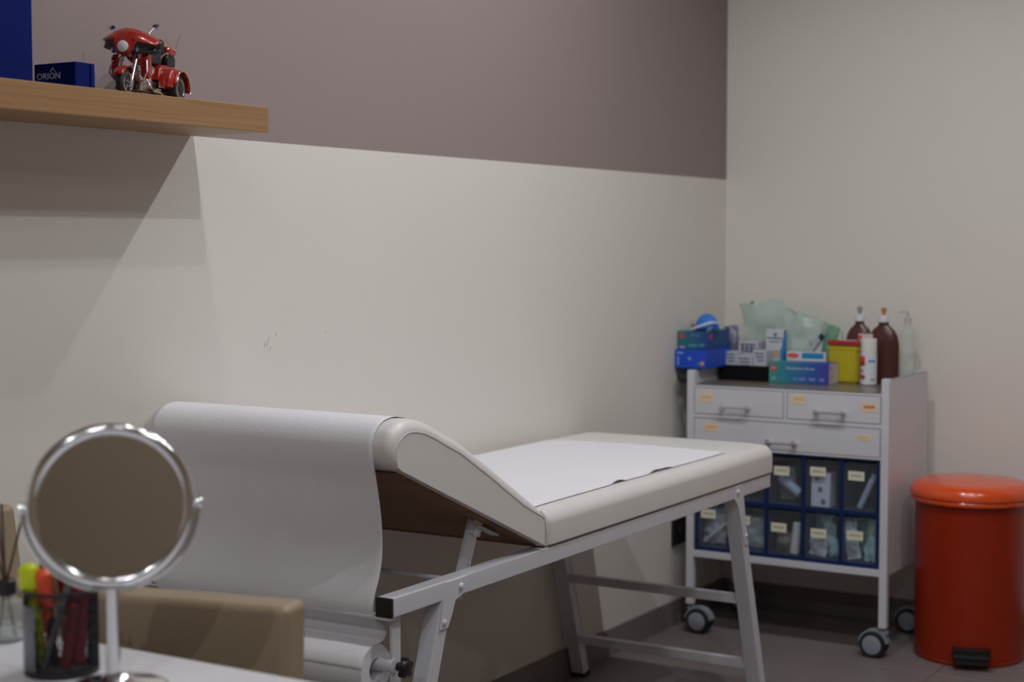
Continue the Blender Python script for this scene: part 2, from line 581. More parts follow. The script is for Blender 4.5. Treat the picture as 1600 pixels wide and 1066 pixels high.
# ------------------------------------------------------------------ model trike (local: +x forward, +z up, metres)
def build_trike():
    RED = mat('model_red_paint', srgb(158, 32, 18), .25, coat=.6)
    BLK = mat('model_black', (.012, .012, .014), .35)
    SEATB = mat('model_black_seat', (.014, .014, .015), .55)
    t = thing('model_trike', 'red and black toy touring trike motorcycle with chrome engine on the oak shelf', 'toy', (.100, 2.157, 1.508), math.radians(-70))

    def D(b, name, m, par=t, smooth=40, **k):
        return b.done(name, m, par, smooth, world=False, **k)

    def wheel(cx, cy, r, wd, rim):
        b = MB()
        b.lathe([(r * .62, -wd / 2), (r * .9, -wd / 2), (r, -wd * .3), (r, wd * .3), (r * .9, wd / 2), (r * .62, wd / 2)], (cx, cy, r), 28, axis='y')
        wh = D(b, 'wheel', BLACKR)
        b = MB()
        for s in (-1, 1):
            b.tube([(cx + r * .66 * math.cos(a), cy + s * wd * .5, r + r * .66 * math.sin(a)) for a in [2 * PI * k / 24 for k in range(24)]], .0011, 6, closed=True)
        D(b, 'rim', CHROME, wh)
        b = MB()
        for k in range(5):
            a = 2 * PI * k / 5 + .3
            b.beam((cx, cy, r), (cx + r * .64 * math.cos(a), cy, r + r * .64 * math.sin(a)), wd * 1.04, .003, (0, 1, 0))
        b.lathe([(.004, -wd * .56), (.004, wd * .56)], (cx, cy, r), 12, axis='y')
        D(b, 'spokes', rim, wh)
        return wh
    wheel(.064, 0, .023, .012, CHROME)
    wheel(-.052, .036, .0225, .017, BLK)
    wheel(-.052, -.036, .0225, .017, BLK)
    # front fender
    b = MB()
    def ff(u, v):
        a = math.radians(25 + 140 * u)
        r = .0265
        return (.064 + r * math.cos(a), (v - .5) * .018, .023 + r * math.sin(a) - abs(v - .5) * .006)
    b.grid(ff, 12, 4); D(b, 'front_fender', RED, solid=.0012)
    # fork tubes
    for s in (-1, 1):
        b = MB(); b.cyl((.066, s * .0115, .020), (.041, s * .0125, .073), .0032, n=12)
        b.cyl((.068, s * .0115, .014), (.064, s * .0115, .026), .0044, n=12); D(b, 'fork_tube', CHROME)
    # batwing fairing: wide red cowl, deep in the middle round the headlight, tilted with the turned bars
    ROLL = math.radians(-7)

    def tilt(p):
        y, z = p[1], p[2] - .085
        return (p[0], y * math.cos(ROLL) + z * math.sin(ROLL) * -1, .085 + y * math.sin(ROLL) + z * math.cos(ROLL))

    def bat(u, v):
        s = (u - .5) * 2
        y = s * .046
        top = .1090 - .015 * abs(s) ** 1.8
        k = min(1, max(0, (abs(s) - .24) / .20))
        k = k * k * (3 - 2 * k)
        bot = .066 * (1 - k) + (.0905 - .004 * abs(s)) * k
        z = bot + (top - bot) * v
        x = .065 - .022 * abs(s) ** 1.8 - .018 * v * v
        return tilt((x, y, z))
    b = MB(); b.grid(bat, 28, 6); D(b, 'fairing', RED, solid=.003)

    def lowp(sg):
        def f(u, v):
            y = sg * (.012 + .032 * u)
            top = .0925 - .003 * u
            bot = .069 + .007 * u
            return tilt((.060 - .018 * u - .006 * math.sin(PI * v), y, bot + (top - bot) * v))
        return f
    for s in (-1, 1):
        b = MB(); b.grid(lowp(s), 8, 4); D(b, 'fairing_inner', BLK, solid=.003)
    b = MB(); b.lathe([(.0055, -.004), (.0088, 0), (.0090, .003), (.0072, .0042), (.001, .0050)], (.0665, 0, .0790), 24, axis='x')
    D(b, 'headlight', mat('model_headlight', (.85, .87, .9), .18, coat=.6))
    for s in (-1, 1):
        b = MB(); b.lathe([(.002, -.005), (.0050, 0), (.0050, .002), (.001, .0028)], (.060, s * .0185, .0745), 16, axis='x'); D(b, 'auxiliary_light', CHROME)
    b = MB()
    b.beam((.058, -.020, .0735), (.058, .020, .0735), .003, .003, (1, 0, 0))
    b.box(.050, .060, -.009, .009, .064, .072, bev=.002); D(b, 'light_bar', CHROME)
    # windscreen trim and mirrors
    b = MB()
    b.tube([(.046 - .018 * abs(s) ** 1.8, s * .040, .1085 - .015 * abs(s) ** 1.6) for s in [k / 8 - 1 for k in range(17)]], .0008, 6); D(b, 'screen_trim', CHROME)
    for s in (-1, 1):
        b = MB(); b.cyl((.034, s * .026, .098), (.026, s * .036, .114), .0008, n=6)
        b.lathe([(.001, -.002), (.0045, -.001), (.0045, .001), (.001, .002)], (.026, s * .038, .1145), 12, axis='x', sx=1.4, sy=.8); D(b, 'side_mirror', CHROME)
    b = MB(); b.tube([(.030, -.034, .086), (.034, -.02, .092), (.038, 0, .088), (.034, .02, .092), (.030, .034, .086)], .0014, 8); D(b, 'handlebar', CHROME)
    # tank
    b = MB(); b.lathe([(.002, -.028), (.010, -.024), (.0135, -.008), (.013, .010), (.009, .024), (.003, .028)], (.014, 0, .068), 20, axis='x', sx=1.0, sy=.9); D(b, 'fuel_tank', RED)
    # lowers (leg shields)
    for s in (-1, 1):
        b = MB()
        b.prism([(.036, .030), (.044, .034), (.046, .062), (.040, .070), (.030, .066), (.028, .040)], s * .018, s * .032, bev=.003, axis='y'); D(b, 'leg_shield', RED)
        b = MB(); b.tube([(.030, s * .012, .026), (.046, s * .024, .028), (.050, s * .032, .040), (.046, s * .030, .058), (.038, s * .014, .062)], .0016, 8); D(b, 'engine_guard', CHROME)
    # engine
    e = MB(); e.box(-.012, .030, -.014, .014, .012, .036, bev=.004)
    for c, tilt in ((.020, .35), (-.002, -.35)):
        for k in range(6):
            h = .034 + k * .0035
            e.lathe([(.0095, -.0011), (.0095, .0011)], (c + tilt * (h - .034), 0, h), 14)
    for s in (-1, 1):
        e.lathe([(.0085, -.002), (.0085, .002), (.004, .004)] if s > 0 else [(.004, -.004), (.0085, -.002), (.0085, .002)], (.006, s * .016, .026), 18, axis='y')
        e.lathe([(.006, -.002), (.006, .002)], (-.010, s * .016, .022), 14, axis='y')
    D(e, 'engine', mat('model_polished_alloy', (.86, .84, .86), .28, metal=1))
    b = MB(); b.lathe([(.0075, -.003), (.0075, .003), (.004, .005)], (.008, .020, .046), 18, axis='y'); D(b, 'air_cleaner', CHROME)
    b = MB(); b.box(-.070, .040, -.008, .008, .014, .022, bev=.002); b.box(-.062, .0, -.022, .022, .014, .030, bev=.003); D(b, 'frame', BLK)
    for s in (-1, 1):
        b = MB(); b.tube([(.016, s * .014, .034), (.020, s * .022, .022), (.008, s * .025, .014), (-.022, s * .027, .013), (-.040, s * .027, .013)], [.002, .002, .0024, .0032, .0032], 10); D(b, 'exhaust_pipe', CHROME)
    b = MB(); b.box(.004, .022, .026, .036, .014, .0165, bev=.001); b.box(-.018, -.006, .026, .034, .020, .0225, bev=.001); b.beam((-.010, .026, .015), (-.018, .034, .004), .002, .002); D(b, 'footboard', CHROME)
    # seat
    b = MB(); b.prism([(.004, .064), (.006, .072), (-.004, .074), (-.018, .070), (-.028, .074), (-.034, .084), (-.040, .087), (-.046, .084), (-.048, .070), (-.040, .060), (-.01, .058)], -.017, .017, bev=.004, axis='y'); D(b, 'seat', SEATB)
    b = MB(); b.prism([(-.040, .080), (-.042, .098), (-.046, .103), (-.052, .102), (-.054, .094), (-.052, .080)], -.018, .018, bev=.004, axis='y'); D(b, 'backrest', SEATB)
    b = MB(); b.tube([(-.030, .020, .070), (-.034, .026, .078), (-.046, .026, .080), (-.050, .022, .074)], .0013, 8)
    b.tube([(-.050, .020, .104), (-.060, .023, .098), (-.070, .022, .094)], .0011, 8); D(b, 'grab_rail', CHROME)
    # rear body with wheel arches
    b = MB(); b.prism([(-.010, .034), (-.016, .052), (-.030, .060), (-.080, .060), (-.088, .050), (-.088, .034), (-.078, .028), (-.026, .028)], -.026, .026, bev=.004, axis='y'); D(b, 'rear_body', RED)
    for s in (-1, 1):
        def arch(u, v, s=s):
            a = math.radians(-8 + 178 * u)
            r = .0265 + .003 * math.sin(a)
            y = s * (.022 + .027 * v)
            return (-.054 - r * math.cos(a) * (1.12 if a < PI / 2 else 1.0), y, .024 + r * math.sin(a) * 1.05 - .004 * v * v)
        b = MB(); b.grid(arch, 16, 6); D(b, 'rear_fender', RED, solid=.002)
        b = MB(); b.prism([(-.010, .022), (-.014, .040), (-.026, .052), (-.034, .046), (-.030, .030), (-.028, .020)], s * .022, s * .044, bev=.004, axis='y'); D(b, 'running_panel', RED)
        b = MB(); b.tube([arch(k / 16, 1.02) for k in range(17)], .0009, 6); D(b, 'fender_trim', CHROME)
    # trunk
    b = MB(); b.box(-.092, -.056, -.021, .021, .060, .080, bev=.005); D(b, 'trunk', BLK)
    b = MB(); b.box(-.094, -.058, -.022, .022, .079, .094, bev=.006, seg=3); D(b, 'trunk_lid', RED)
    for s in (-1, 1):
        b = MB(); b.tube([(-.084, s * .020, .080), (-.092, s * .022, .098), (-.104, s * .024, .118)], [.0009, .0007, .0005], 6); D(b, 'antenna', CHROME)
    for o in t.children_recursive:
        pass
    t.scale = (1.13, 1.13, 1.13)
    return t


trike = build_trike()

# ------------------------------------------------------------------ examination couch
X0, X1 = .018, .600          # outer faces of the two side rails
RZ0, RZ1 = .590, .625
couch = thing('examination_couch', 'white vinyl medical examination couch with raised headrest along the left wall', 'couch', (.31, 3.1, 0))
for s, (xa, xb) in enumerate(((X0, X0 + .035), (X1 - .035, X1))):
    b = MB(); b.box(xa, xb, 2.242, 3.985, RZ0, RZ1, bev=.0025)
    r = b.done('side_rail', WMETAL, couch)
    for (ya, yb) in ((2.234, 2.2425), (3.9845, 3.990)):
        b = MB(); b.box(xa + .0004, xb - .0004, ya, yb, RZ0 + .0004, RZ1 - .0004, bev=.002)
        b.done('end_cap', BLACKP, r)
for yc in (3.955,):
    b = MB(); b.box(X0 + .036, X1 - .036, yc - .015, yc + .015, RZ0 + .003, RZ1 - .003, bev=.002); b.done('cross_rail', WMETAL, couch)
# legs: splayed frames at head and foot
for (yt, yb, nm) in ((2.413, 2.215, 'head'), (3.770, 3.958, 'foot')):
    for (xc, sg) in ((X0 + .0175, -1), (X1 - .0175, 1)):
        b = MB()
        d = (Vector((xc, yb, 0.004)) - Vector((xc, yt, RZ0)))
        top = Vector((xc, yt, RZ0 + .002))
        b.beam(top, (xc, yb, .006), .034, .034, (1, 0, 0), bev=.002)
        lg = b.done('leg', WMETAL, couch)
        b = MB(); b.beam((xc, yb - d.y * .012, .014), (xc, yb + d.y * .002, .0), .037, .037, (1, 0, 0), bev=.002); b.done('foot_cap', BLACKR, lg)
        # gusset plate lapping the rail, with a bolt
        xo = X1 if sg > 0 else X0
        yd = (yb - yt) / RZ0
        pl = [(2.405, RZ1 - .001), (2.474, RZ1 - .001), (2.470, RZ0 + .004), (2.434, RZ0 - .004), (2.424, RZ0 - .030), (2.410, RZ0 - .052), (2.384, RZ0 - .052), (2.396, RZ0)]
        if yb > yt:
            pl = [(yt - .030, RZ1 - .001), (yt + .018, RZ1 - .001), (yt + .020 + yd * .05, RZ0 - .05), (yt + .018 + yd * .13, RZ0 - .13), (yt + yd * .13 - .004, RZ0 - .13), (yt - .016 + yd * .02, RZ0 - .020), (yt - .030, RZ0 - .002)]
        b = MB(); b.prism(pl, xo if sg > 0 else xo - .003, xo + .003 if sg > 0 else xo, bev=.0008, seg=1); b.done('gusset_plate', WMETAL, lg)
        yo = yt + (.040 if yb < yt else -.014)
        xb = xo + .003 * sg
        b = MB(); b.lathe([(.0068, 0), (.0068, .0022), (.0045, .0048), (.001, .0056)] if sg > 0 else [(.001, -.0056), (.0045, -.0048), (.0068, -.0022), (.0068, 0)], (xb, yo, (RZ0 + RZ1) / 2), 14, axis='x'); b.done('bolt', WMETAL, lg)
        b = MB(); q = yd * .115
        b.lathe([(.006, 0), (.006, .002), (.001, .004)] if sg > 0 else [(.001, -.004), (.006, -.002), (.006, 0)], (xb, yt + (.008 + q if yb > yt else -.016), RZ0 - (.105 if yb > yt else .040)), 12, axis='x'); b.done('bolt', WMETAL, lg)
    for z in (.118, .306):
        yy = yb + (yt - yb) * z / RZ0
        b = MB(); b.beam((X0 + .034, yy, z), (X1 - .034, yy, z), .024, .024, (0, 1, 0), bev=.0015); b.done('stretcher', WMETAL, couch)
# seat section of the mattress
b = MB(); b.box(X0 - .002, X1 + .005, 2.768, 4.005, .6285, .7045)
def pick(fn):
    return [e for e in b.bm.edges if all(fn(v.co) for v in e.verts)]
bmesh.ops.bevel(b.bm, geom=[e for e in b.bm.edges if abs(e.verts[0].co.z - e.verts[1].co.z) > .05], offset=.022, segments=5, profile=.5, affect='EDGES')
bmesh.ops.bevel(b.bm, geom=pick(lambda c: c.z > .7), offset=.024, segments=6, profile=.5, affect='EDGES')
bmesh.ops.bevel(b.bm, geom=pick(lambda c: c.z < .63), offset=.004, segments=2, profile=.5, affect='EDGES')
for k in range(1, 10):
    for co, no in (((X0 + (X1 - X0) * k / 10, 0, 0), (1, 0, 0)), ((0, 2.768 + 1.237 * k / 10, 0), (0, 1, 0))):
        bmesh.ops.bisect_plane(b.bm, geom=b.bm.verts[:] + b.bm.edges[:] + b.bm.faces[:], plane_co=co, plane_no=no)
for v in b.bm.verts:                    # soften: fuller top edge, slightly crowned
    u = (v.co.x - X0) / (X1 - X0) * 2 - 1
    q = (v.co.y - 2.768) / 1.237 * 2 - 1
    if v.co.z > .68:
        v.co.z += .006 * (1 - u * u) * (1 - q ** 6) - .012 * max(0, abs(u) - .9) * 10 * .5
    if abs(q) > .97 and abs(u) > .93:
        v.co.x -= .006 * (1 if u > 0 else -1)
seat = b.done('mattress', VINYL, couch, smooth=60)
b = MB()
zz = .6305
b.tube([(X1 - .001, 2.79, zz), (X1 - .001, 3.2, zz), (X1 - .001, 3.98, zz), (X1 - .02, 4.000, zz), (X0 + .02, 4.000, zz)], .0016, 6); b.done('piping', PIPING, seat)
b = MB(); b.tube([(X1 + .0065, 2.7665, .632), (X1 + .0075, 2.766, .66), (X1 + .004, 2.766, .690), (X1 - .008, 2.767, .703)], .0025, 6); b.done('corner_seam', PIPING, seat)
b = MB(); b.box(X0 + .006, X1 - .004, 2.775, 3.995, .6255, .6290); b.done('seat_board', BROWNWOOD, couch)
# headrest section, raised
HP = [(2.764, .633), (2.262, .8475), (2.246, .853), (2.236, .866), (2.231, .884), (2.233, .904), (2.243, .920), (2.260, .931), (2.285, .936), (2.310, .9345),
      (2.340, .928), (2.373, .916), (2.415, .897), (2.460, .878), (2.505, .853), (2.560, .823), (2.620, .788), (2.690, .748), (2.740, .718), (2.757, .704), (2.765, .690), (2.768, .66)]
# the top edge rolls over with a wide radius down to a flat stitched side panel
RH = .023
def hp_inset(d):
    out = []
    n = len(HP)
    for i, (y, z) in enumerate(HP):
        p, q = HP[i - 1], HP[(i + 1) % n]
        tv = Vector((q[0] - p[0], q[1] - p[1])).normalized()
        wgt = 0 if i < 2 else min(1, (i - 1) / 5) * min(1, max(.12, (n - 1 - i) / 4))
        out.append((y + tv.y * d * wgt, z - tv.x * d * wgt))
    return out
stations = []
for k in range(7):
    a_ = PI / 2 * k / 6
    stations.append((X1 + .005 - RH * (1 - math.cos(a_)), RH * (1 - math.sin(a_))))
stations.append(((X0 + X1) / 2, -.002))
for k in range(6, -1, -1):
    a_ = PI / 2 * k / 6
    stations.append((X0 - .001 + RH * (1 - math.cos(a_)), RH * (1 - math.sin(a_))))
b = MB()
rings = [[b.bm.verts.new((x, y, z)) for y, z in hp_inset(d)] for x, d in stations]
for A, B in zip(rings, rings[1:]):
    for k in range(len(HP)):
        b.bm.faces.new((A[k], A[(k + 1) % len(HP)], B[(k + 1) % len(HP)], B[k]))
b.bm.faces.new(rings[0]); b.bm.faces.new(list(reversed(rings[-1])))
head = b.done('headrest', VINYL, couch, smooth=50)
for xx in (X1 + .0045, X0 - .0005):
    b = MB(); b.tube([(xx, y, z) for y, z in hp_inset(RH)[2:-1]], .0017, 6); b.done('piping', PIPING, head)
hd = Vector((0, 2.262 - 2.764, .8475 - .633)).normalized()
hn = Vector((0, hd.z, -hd.y)) * -1      # underside normal
if hn.z > 0:
    hn = -hn
b = MB(); b.obox(Vector(((X0 + X1) / 2, (2.764 + 2.262) / 2, (.633 + .8475) / 2)) + hn * -.002, (1, 0, 0), hd, hn, X1 - X0 - .03, .530, .010, bev=.001)
b.done('headrest_board', BROWNWOOD, couch)
# ratchet struts and the rod that joins them
for xc in (X1 - .052, X0 + .052):
    b = MB(); b.beam((xc, 2.520, .565), (xc, 2.584, .704), .006, .034, (1, 0, 0), bev=.001)
    st = b.done('support_strut', WMETAL, couch)
    b = MB(); b.beam((xc + .006, 2.579, .680), (xc + .006, 2.594, .716), .004, .030, (1, 0, 0), bev=.001); b.done('hinge_tab', WMETAL, st)
    b = MB(); b.lathe([(.0115, 0), (.0115, .003), (.005, .0045), (.005, .006)], (xc + .008, 2.580, .687), 18, axis='x'); b.done('pivot_bolt', WMETAL, st)
    b = MB(); p = Vector((xc + .004, 2.606, .6995)) 
    cpt = Vector((xc, 2.625, .633 + (2.764 - 2.625) * (.8475 - .633) / .502)) + hn * .0105
    b.obox(cpt, hd, (1, 0, 0), hn, .085, .022, .003, bev=.0008); b.done('mounting_plate', WMETAL, st)
b = MB(); b.cyl((X0 + .03, 2.474, .612), (X1 - .05, 2.474, .612), .0048, n=12); b.done('strut_rod', WMETAL, couch)
# flat bar under the nose, carrying the paper holder
b = MB(); b.box(X0 + .003, X1 - .004, 2.236, 2.262, RZ0 - .0055, RZ0 - .0002, bev=.001); b.done('holder_bar', WMETAL, couch)
for xc in (X1 - .018, X0 + .018):
    b = MB(); b.box(xc - .003, xc + .003, 2.258, 2.284, .440, RZ0 - .0002, bev=.001); b.done('holder_bracket', WMETAL, couch)
b = MB(); b.cyl((X0 + .010, 2.262, .4985), (X1 - .012, 2.262, .4985), .0125, n=24); b.done('holder_shaft', WMETAL, couch)
b = MB(); kc = (X1 - .006, 2.262, .4985)
b.cyl(kc, (X1 + .006, 2.262, .4985), .008, n=16)
b.lathe([(.006, 0), (.0145, .003), (.0155, .009), (.0125, .014), (.004, .016)], (X1 + .002, 2.262, .4985), 24, axis='x')
for k in range(5):
    a = 2 * PI * k / 5 + .3
    b.cyl((X1 + .003, 2.262 + .0135 * math.cos(a), .4985 + .0135 * math.sin(a)), (X1 + .015, 2.262 + .0135 * math.cos(a), .4985 + .0135 * math.sin(a)), .0052, n=10)
b.done('clamp_knob', BLACKP, couch)

# ------------------------------------------------------------------ paper roll (sheet + roll are one continuous thing)
RC = Vector((0, 2.250, .4905))
RR = .0445
pr = thing('couch_paper_roll', 'white embossed paper roll whose sheet is pulled up over the couch', 'paper roll', (.30, 2.25, .446))
b = MB()
xa, xb = .045, .556
n = 40
prof = [(.0205, xb - .0004), (RR - .0015, xb), (RR, xb - .001), (RR, xa + .001), (RR - .0015, xa), (.0205, xa + .0004)]
rings = []
for r_, x in prof:
    rings.append([b.bm.verts.new((x, RC.y + r_ * math.cos(2 * PI * k / n), RC.z + r_ * math.sin(2 * PI * k / n))) for k in range(n)])
for i in range(len(rings)):
    A, B = rings[i], rings[(i + 1) % len(rings)]
    for k in range(n):
        b.bm.faces.new((A[k], A[(k + 1) % n], B[(k + 1) % n], B[k]))
b.done('roll', PAPER, pr)
path = [(2.206, .4990), (2.212, .5180), (2.232, .5325), (2.252, .5362), (2.266, .5372), (2.278, .5430), (2.284, .5530), (2.279, .5620), (2.262, .5720), (2.246, .5830), (2.238, .6000), (2.240, .6250), (2.251, .6600), (2.259, .7000),
        (2.2575, .7450), (2.248, .8000), (2.236, .8450), (2.2305, .866), (2.2280, .884), (2.2295, .905), (2.241, .9225), (2.259, .9340), (2.285, .9390), (2.310, .9375),
        (2.341, .9310), (2.374, .9190), (2.416, .9000), (2.461, .8810), (2.506, .8560), (2.562, .8260), (2.622, .7910), (2.692, .7510), (2.744, .7175), (2.762, .7095), (2.785, .7068), (2.84, .7080), (2.95, .7138), (3.1, .7140), (3.25, .7140), (3.4, .7138), (3.55, .7135), (3.66, .7130), (3.757, .7125)]
# resample
P = [Vector((0, y, z)) for y, z in path]
seg = [0]
for i in range(1, len(P)):
    seg.append(seg[-1] + (P[i] - P[i - 1]).length)
TOT = seg[-1]
NS = 260


def at_len(s):
    for i in range(1, len(seg)):
        if s <= seg[i] or i == len(seg) - 1:
            t = (s - seg[i - 1]) / (seg[i] - seg[i - 1])
            p0 = P[max(i - 2, 0)]; p1 = P[i - 1]; p2 = P[i]; p3 = P[min(i + 1, len(P) - 1)]
            return .5 * ((2 * p1) + (p2 - p0) * t + (2 * p0 - 5 * p1 + 4 * p2 - p3) * t * t + (3 * p1 - p0 - 3 * p2 + p3) * t ** 3)


def sheet(u, v):
    s = u * TOT
    p = at_len(min(s, TOT - 1e-6))
    right = .556 + .010 * min(1, max(0, (s - .12) / .25)) + .0018 * noise.noise(Vector((s * 14, 3.1, 0)))
    left = .040 + .004 * noise.noise(Vector((s * 9, 7.7, 0)))
    x = left + (right - left) * v
    q = Vector((x, p.y, p.z))
    onseat = s > 1.0
    free = .10 < s < .40
    if free:
        f = math.sin(PI * (s - .10) / .30)
        q.y += f * (.010 * noise.noise(Vector((x * 5, s * 7, 1.3))) + .003 * noise.noise(Vector((x * 22, s * 9, 4))))
        q.y -= f * .012 * (1 - v) * .6
    if onseat:
        edge = max(0, abs(v - .5) - .40) * 10
        wr = noise.noise(Vector((x * 3 + 2, s * 5, 2))) + .35 * noise.noise(Vector((x * 9, s * 22, 8)))
        if p.y > 2.778:
            uu = (x - X0) / (X1 - X0) * 2 - 1
            qq = (p.y - 2.768) / 1.237 * 2 - 1
            q.z = .7045 + .006 * (1 - uu * uu) * (1 - qq ** 6) + .0006
        q.z += .0006 + .0010 * max(0, wr)
        lift = max(0, noise.noise(Vector((s * 9.5, 1.7, 5.5))) - .22)
        q.z += max(0, v - .90) * 10 * lift * .022
    elif s > .42:
        q += Vector((0, 0, -.0014)) + Vector((0, -.0002, .0005)) * (1 + noise.noise(Vector((x * 12, s * 16, 3))))
    return q


b = MB(); b.grid(sheet, NS, 40)
b.done('paper_sheet', PAPER, pr, smooth=180, solid=.0005)

# ------------------------------------------------------------------ trolley
CX0, CX1, CY0, CY1 = .075, .732, 4.58, 4.97
cart = thing('medical_trolley', 'white steel medical trolley with three drawers on casters in the corner', 'trolley', (.40, 4.78, 0))
PW = .025
posts = {}
for (x, y, nm) in ((CX0, CY0, 'fl'), (CX1 - PW, CY0, 'fr'), (CX0, CY1 - PW, 'bl'), (CX1 - PW, CY1 - PW, 'br')):
    b = MB(); b.box(x, x + PW, y, y + PW, .092, .842, bev=.003)
    posts[nm] = b.done('post', WMETAL, cart)
b = MB(); b.box(CX0 + PW, CX1 - PW, CY0 + .003, CY1 - .003, .786, .7965, bev=.001)
b.box(CX0 + .003, CX0 + PW, CY0 + PW, CY1 - PW, .786, .7965)
b.box(CX1 - PW, CX1 - .003, CY0 + PW, CY1 - PW, .786, .7965)
b.done('top_plate', GMETAL, cart)
for (xa_, xb_) in ((CX0 + .002, CX0 + .006), (CX1 - .006, CX1 - .0015)):
    b = MB(); b.box(xa_, xb_, CY0 + PW, CY1 - PW, .250, .838, bev=.0008); b.done('side_panel', WMETAL, cart)
    b = MB(); b.box(xa_ - .001, xb_ + .001, CY0 + PW, CY1 - PW, .838, .842, bev=.001); b.done('rim_strip', DCHROME, cart)
b = MB(); b.box(CX0 + PW, CX1 - PW, CY1 - .008, CY1 - .004, .250, .842, bev=.0008); b.done('back_panel', WMETAL, cart)
b = MB(); b.box(CX0 + .006, CX1 - .006, CY0 + .01, CY1 - .008, .252, .256); b.done('bottom_shelf', WMETAL, cart)
for (za, zb) in ((.247, .268), (.5985, .6045), (.693, .705), (.790, .7965)):
    b = MB(); b.box(CX0 + PW - .001, CX1 - PW + .001, CY0 + .001, CY0 + .021, za, zb, bev=.001); b.done('front_rail', WMETAL, cart)
b = MB(); b.box(.4005, .4105, CY0 + .001, CY0 + .021, .705, .790, bev=.001); b.done('divider', WMETAL, cart)


def drawer(xa, xb, za, zb, hx, stickers):
    b = MB(); b.box(xa + .002, xb - .002, CY0 + .0005, CY0 + .016, za + .002, zb - .002, bev=.0015)
    b.box(xa + .006, xb - .006, CY0 + .016, CY1 - .02, za + .006, zb - .012)
    d = b.done('drawer', WMETAL, cart)
    hz = (za + zb) / 2 - .014 if zb > .7 else (za + zb) / 2 - .017
    b = MB(); hy = CY0 - .022
    b.tube([(hx - .048, hy, hz), (hx - .030, hy - .001, hz), (hx + .030, hy - .001, hz), (hx + .048, hy, hz)], [.0052, .0042, .0042, .0052], 12)
    for s in (-1, 1):
        b.cyl((hx + s * .042, CY0 + .0005, hz), (hx + s * .042, hy, hz), .0058, n=12)
        b.lathe([(.0085, 0), (.0085, .006)], (hx + s * .042, hy - .003, hz), 14, axis='y')
    b.done('handle', CHROME, d)
    for (sa, sb_, ta, tb, mm) in stickers:
        b = MB(); b.box(sa, sb_, CY0 - .0004, CY0 + .0006, ta, tb); b.done('sticker', mm, d)
    return d


drawer(.100, .4005, .705, .790, .245, [(.118, .166, .744, .773, PEACH)])
drawer(.4105, .707, .705, .790, .553, [(.425, .472, .754, .782, PEACH), (.647, .695, .741, .770, PEACH2)])
drawer(.100, .707, .6045, .693, .400, [(.135, .184, .652, .679, PEACH), (.633, .677, .655, .672, PEACH)])
# side push handle with black rubber grip
b = MB(); b.tube([(CX0 + .002, 4.625, .812), (.045, 4.625, .812), (.032, 4.640, .812), (.032, 4.85, .812), (.045, 4.865, .812), (CX0 + .002, 4.865, .812)], .008, 12); ph = b.done('push_handle', DCHROME, cart)
b = MB(); b.tube([(.068, 4.618, .812), (.044, 4.618, .812), (.030, 4.630, .812), (.030, 4.74, .812), (.030, 4.84, .812)], .0135, 14); b.done('grip', BLACKR, ph)


def caster(post, px, py, wx):
    # swivel caster with two grey-hubbed wheels whose axle runs front to back
    r = .040
    b = MB(); b.cyl((px, py, .092), (px, py, .080), .010, n=14); b.cyl((px, py, .082), (px, py, .074), .015, n=16)
    def hood(u, v):
        a = math.radians(8 + 164 * u)
        rr = r + .006
        return (wx + rr * math.cos(a), py - .016 + .032 * v, r + rr * math.sin(a) * .96)
    b.grid(hood, 14, 3)
    for v_ in (0, 1):
        cen = b.bm.verts.new((wx, py - .016 + .032 * v_, r + .01))
        ring = [b.bm.verts.new(hood(k / 14, v_)) for k in range(15)]
        for k in range(14):
            b.bm.faces.new((cen, ring[k], ring[k + 1]))
    b.box(min(px, wx) - .010, max(px, wx) + .010, py - .010, py + .010, .066, .078, bev=.002)
    c = b.done('caster', GREYC, cart)
    for s in (-1, 1):
        yc = py + s * .017
        b = MB(); b.lathe([(r * .70, -.009), (r * .93, -.009), (r, -.004), (r, .004), (r * .93, .009), (r * .70, .009)], (wx, yc, r), 32, axis='y'); b.done('wheel', BLACKR, c)
        b = MB(); b.lathe([(.004, -.0115), (r * .66, -.0105), (r * .76, -.008), (r * .76, .008), (r * .66, .0105), (.004, .0115)], (wx, yc, r), 28, axis='y'); b.done('hub', GREYC, c)


caster(0, CX0 + .0125, CY0 + .02, .116)
caster(0, CX1 - .0125, CY0 + .02, .690)
caster(0, CX0 + .0125, CY1 - .02, .116)
caster(0, CX1 - .0125, CY1 - .02, .690)

# ------------------------------------------------------------------ rack of clear bins in the trolley
rk = thing('bin_rack', 'blue plastic rack of clear tilt bins inside the white trolley', 'storage rack', (.40, 4.70, .268))
RX0, RX1, RZa, RZb = .1015, .7055, .2685, .598
RY0, RY1 = 4.588, 4.80
b = MB()
b.box(RX0, RX1, RY0, RY1, RZa, RZa + .012, bev=.001)
b.box(RX0, RX1, RY0, RY1, RZb - .008, RZb - .001, bev=.001)
b.box(RX0, RX1, RY0 + .001, RY1, .424, .438, bev=.001)
b.box(RX0, RX1, RY1, RY1 + .003, RZa, RZb - .001)
b.done('rack_frame', BLUERACK, rk)
PT = (RX1 - RX0) / 5
for k in range(6):
    x = RX0 + PT * k
    x = min(max(x, RX0 + .006), RX1 - .006)
    for (za, zb) in ((RZa + .012, .424), (.438, RZb - .008)):
        b = MB(); b.box(x - .006, x + .006, RY0, RY1 - .001, za, zb, bev=.001); b.done('partition', BLUERACK, rk)
BINS = {}
label_pos = {(0, 0): (.008, .046, .062), (1, 0): (.010, .048, .052), (2, 0): (.010, .050, .040), (3, 0): (.018, .045, .034), (4, 0): (.012, .052, .038),
             (0, 1): (.015, .050, .060), (1, 1): (.015, .050, .055), (2, 1): (.018, .050, .060), (3, 1): (.014, .050, .066), (4, 1): (.014, .050, .062)}
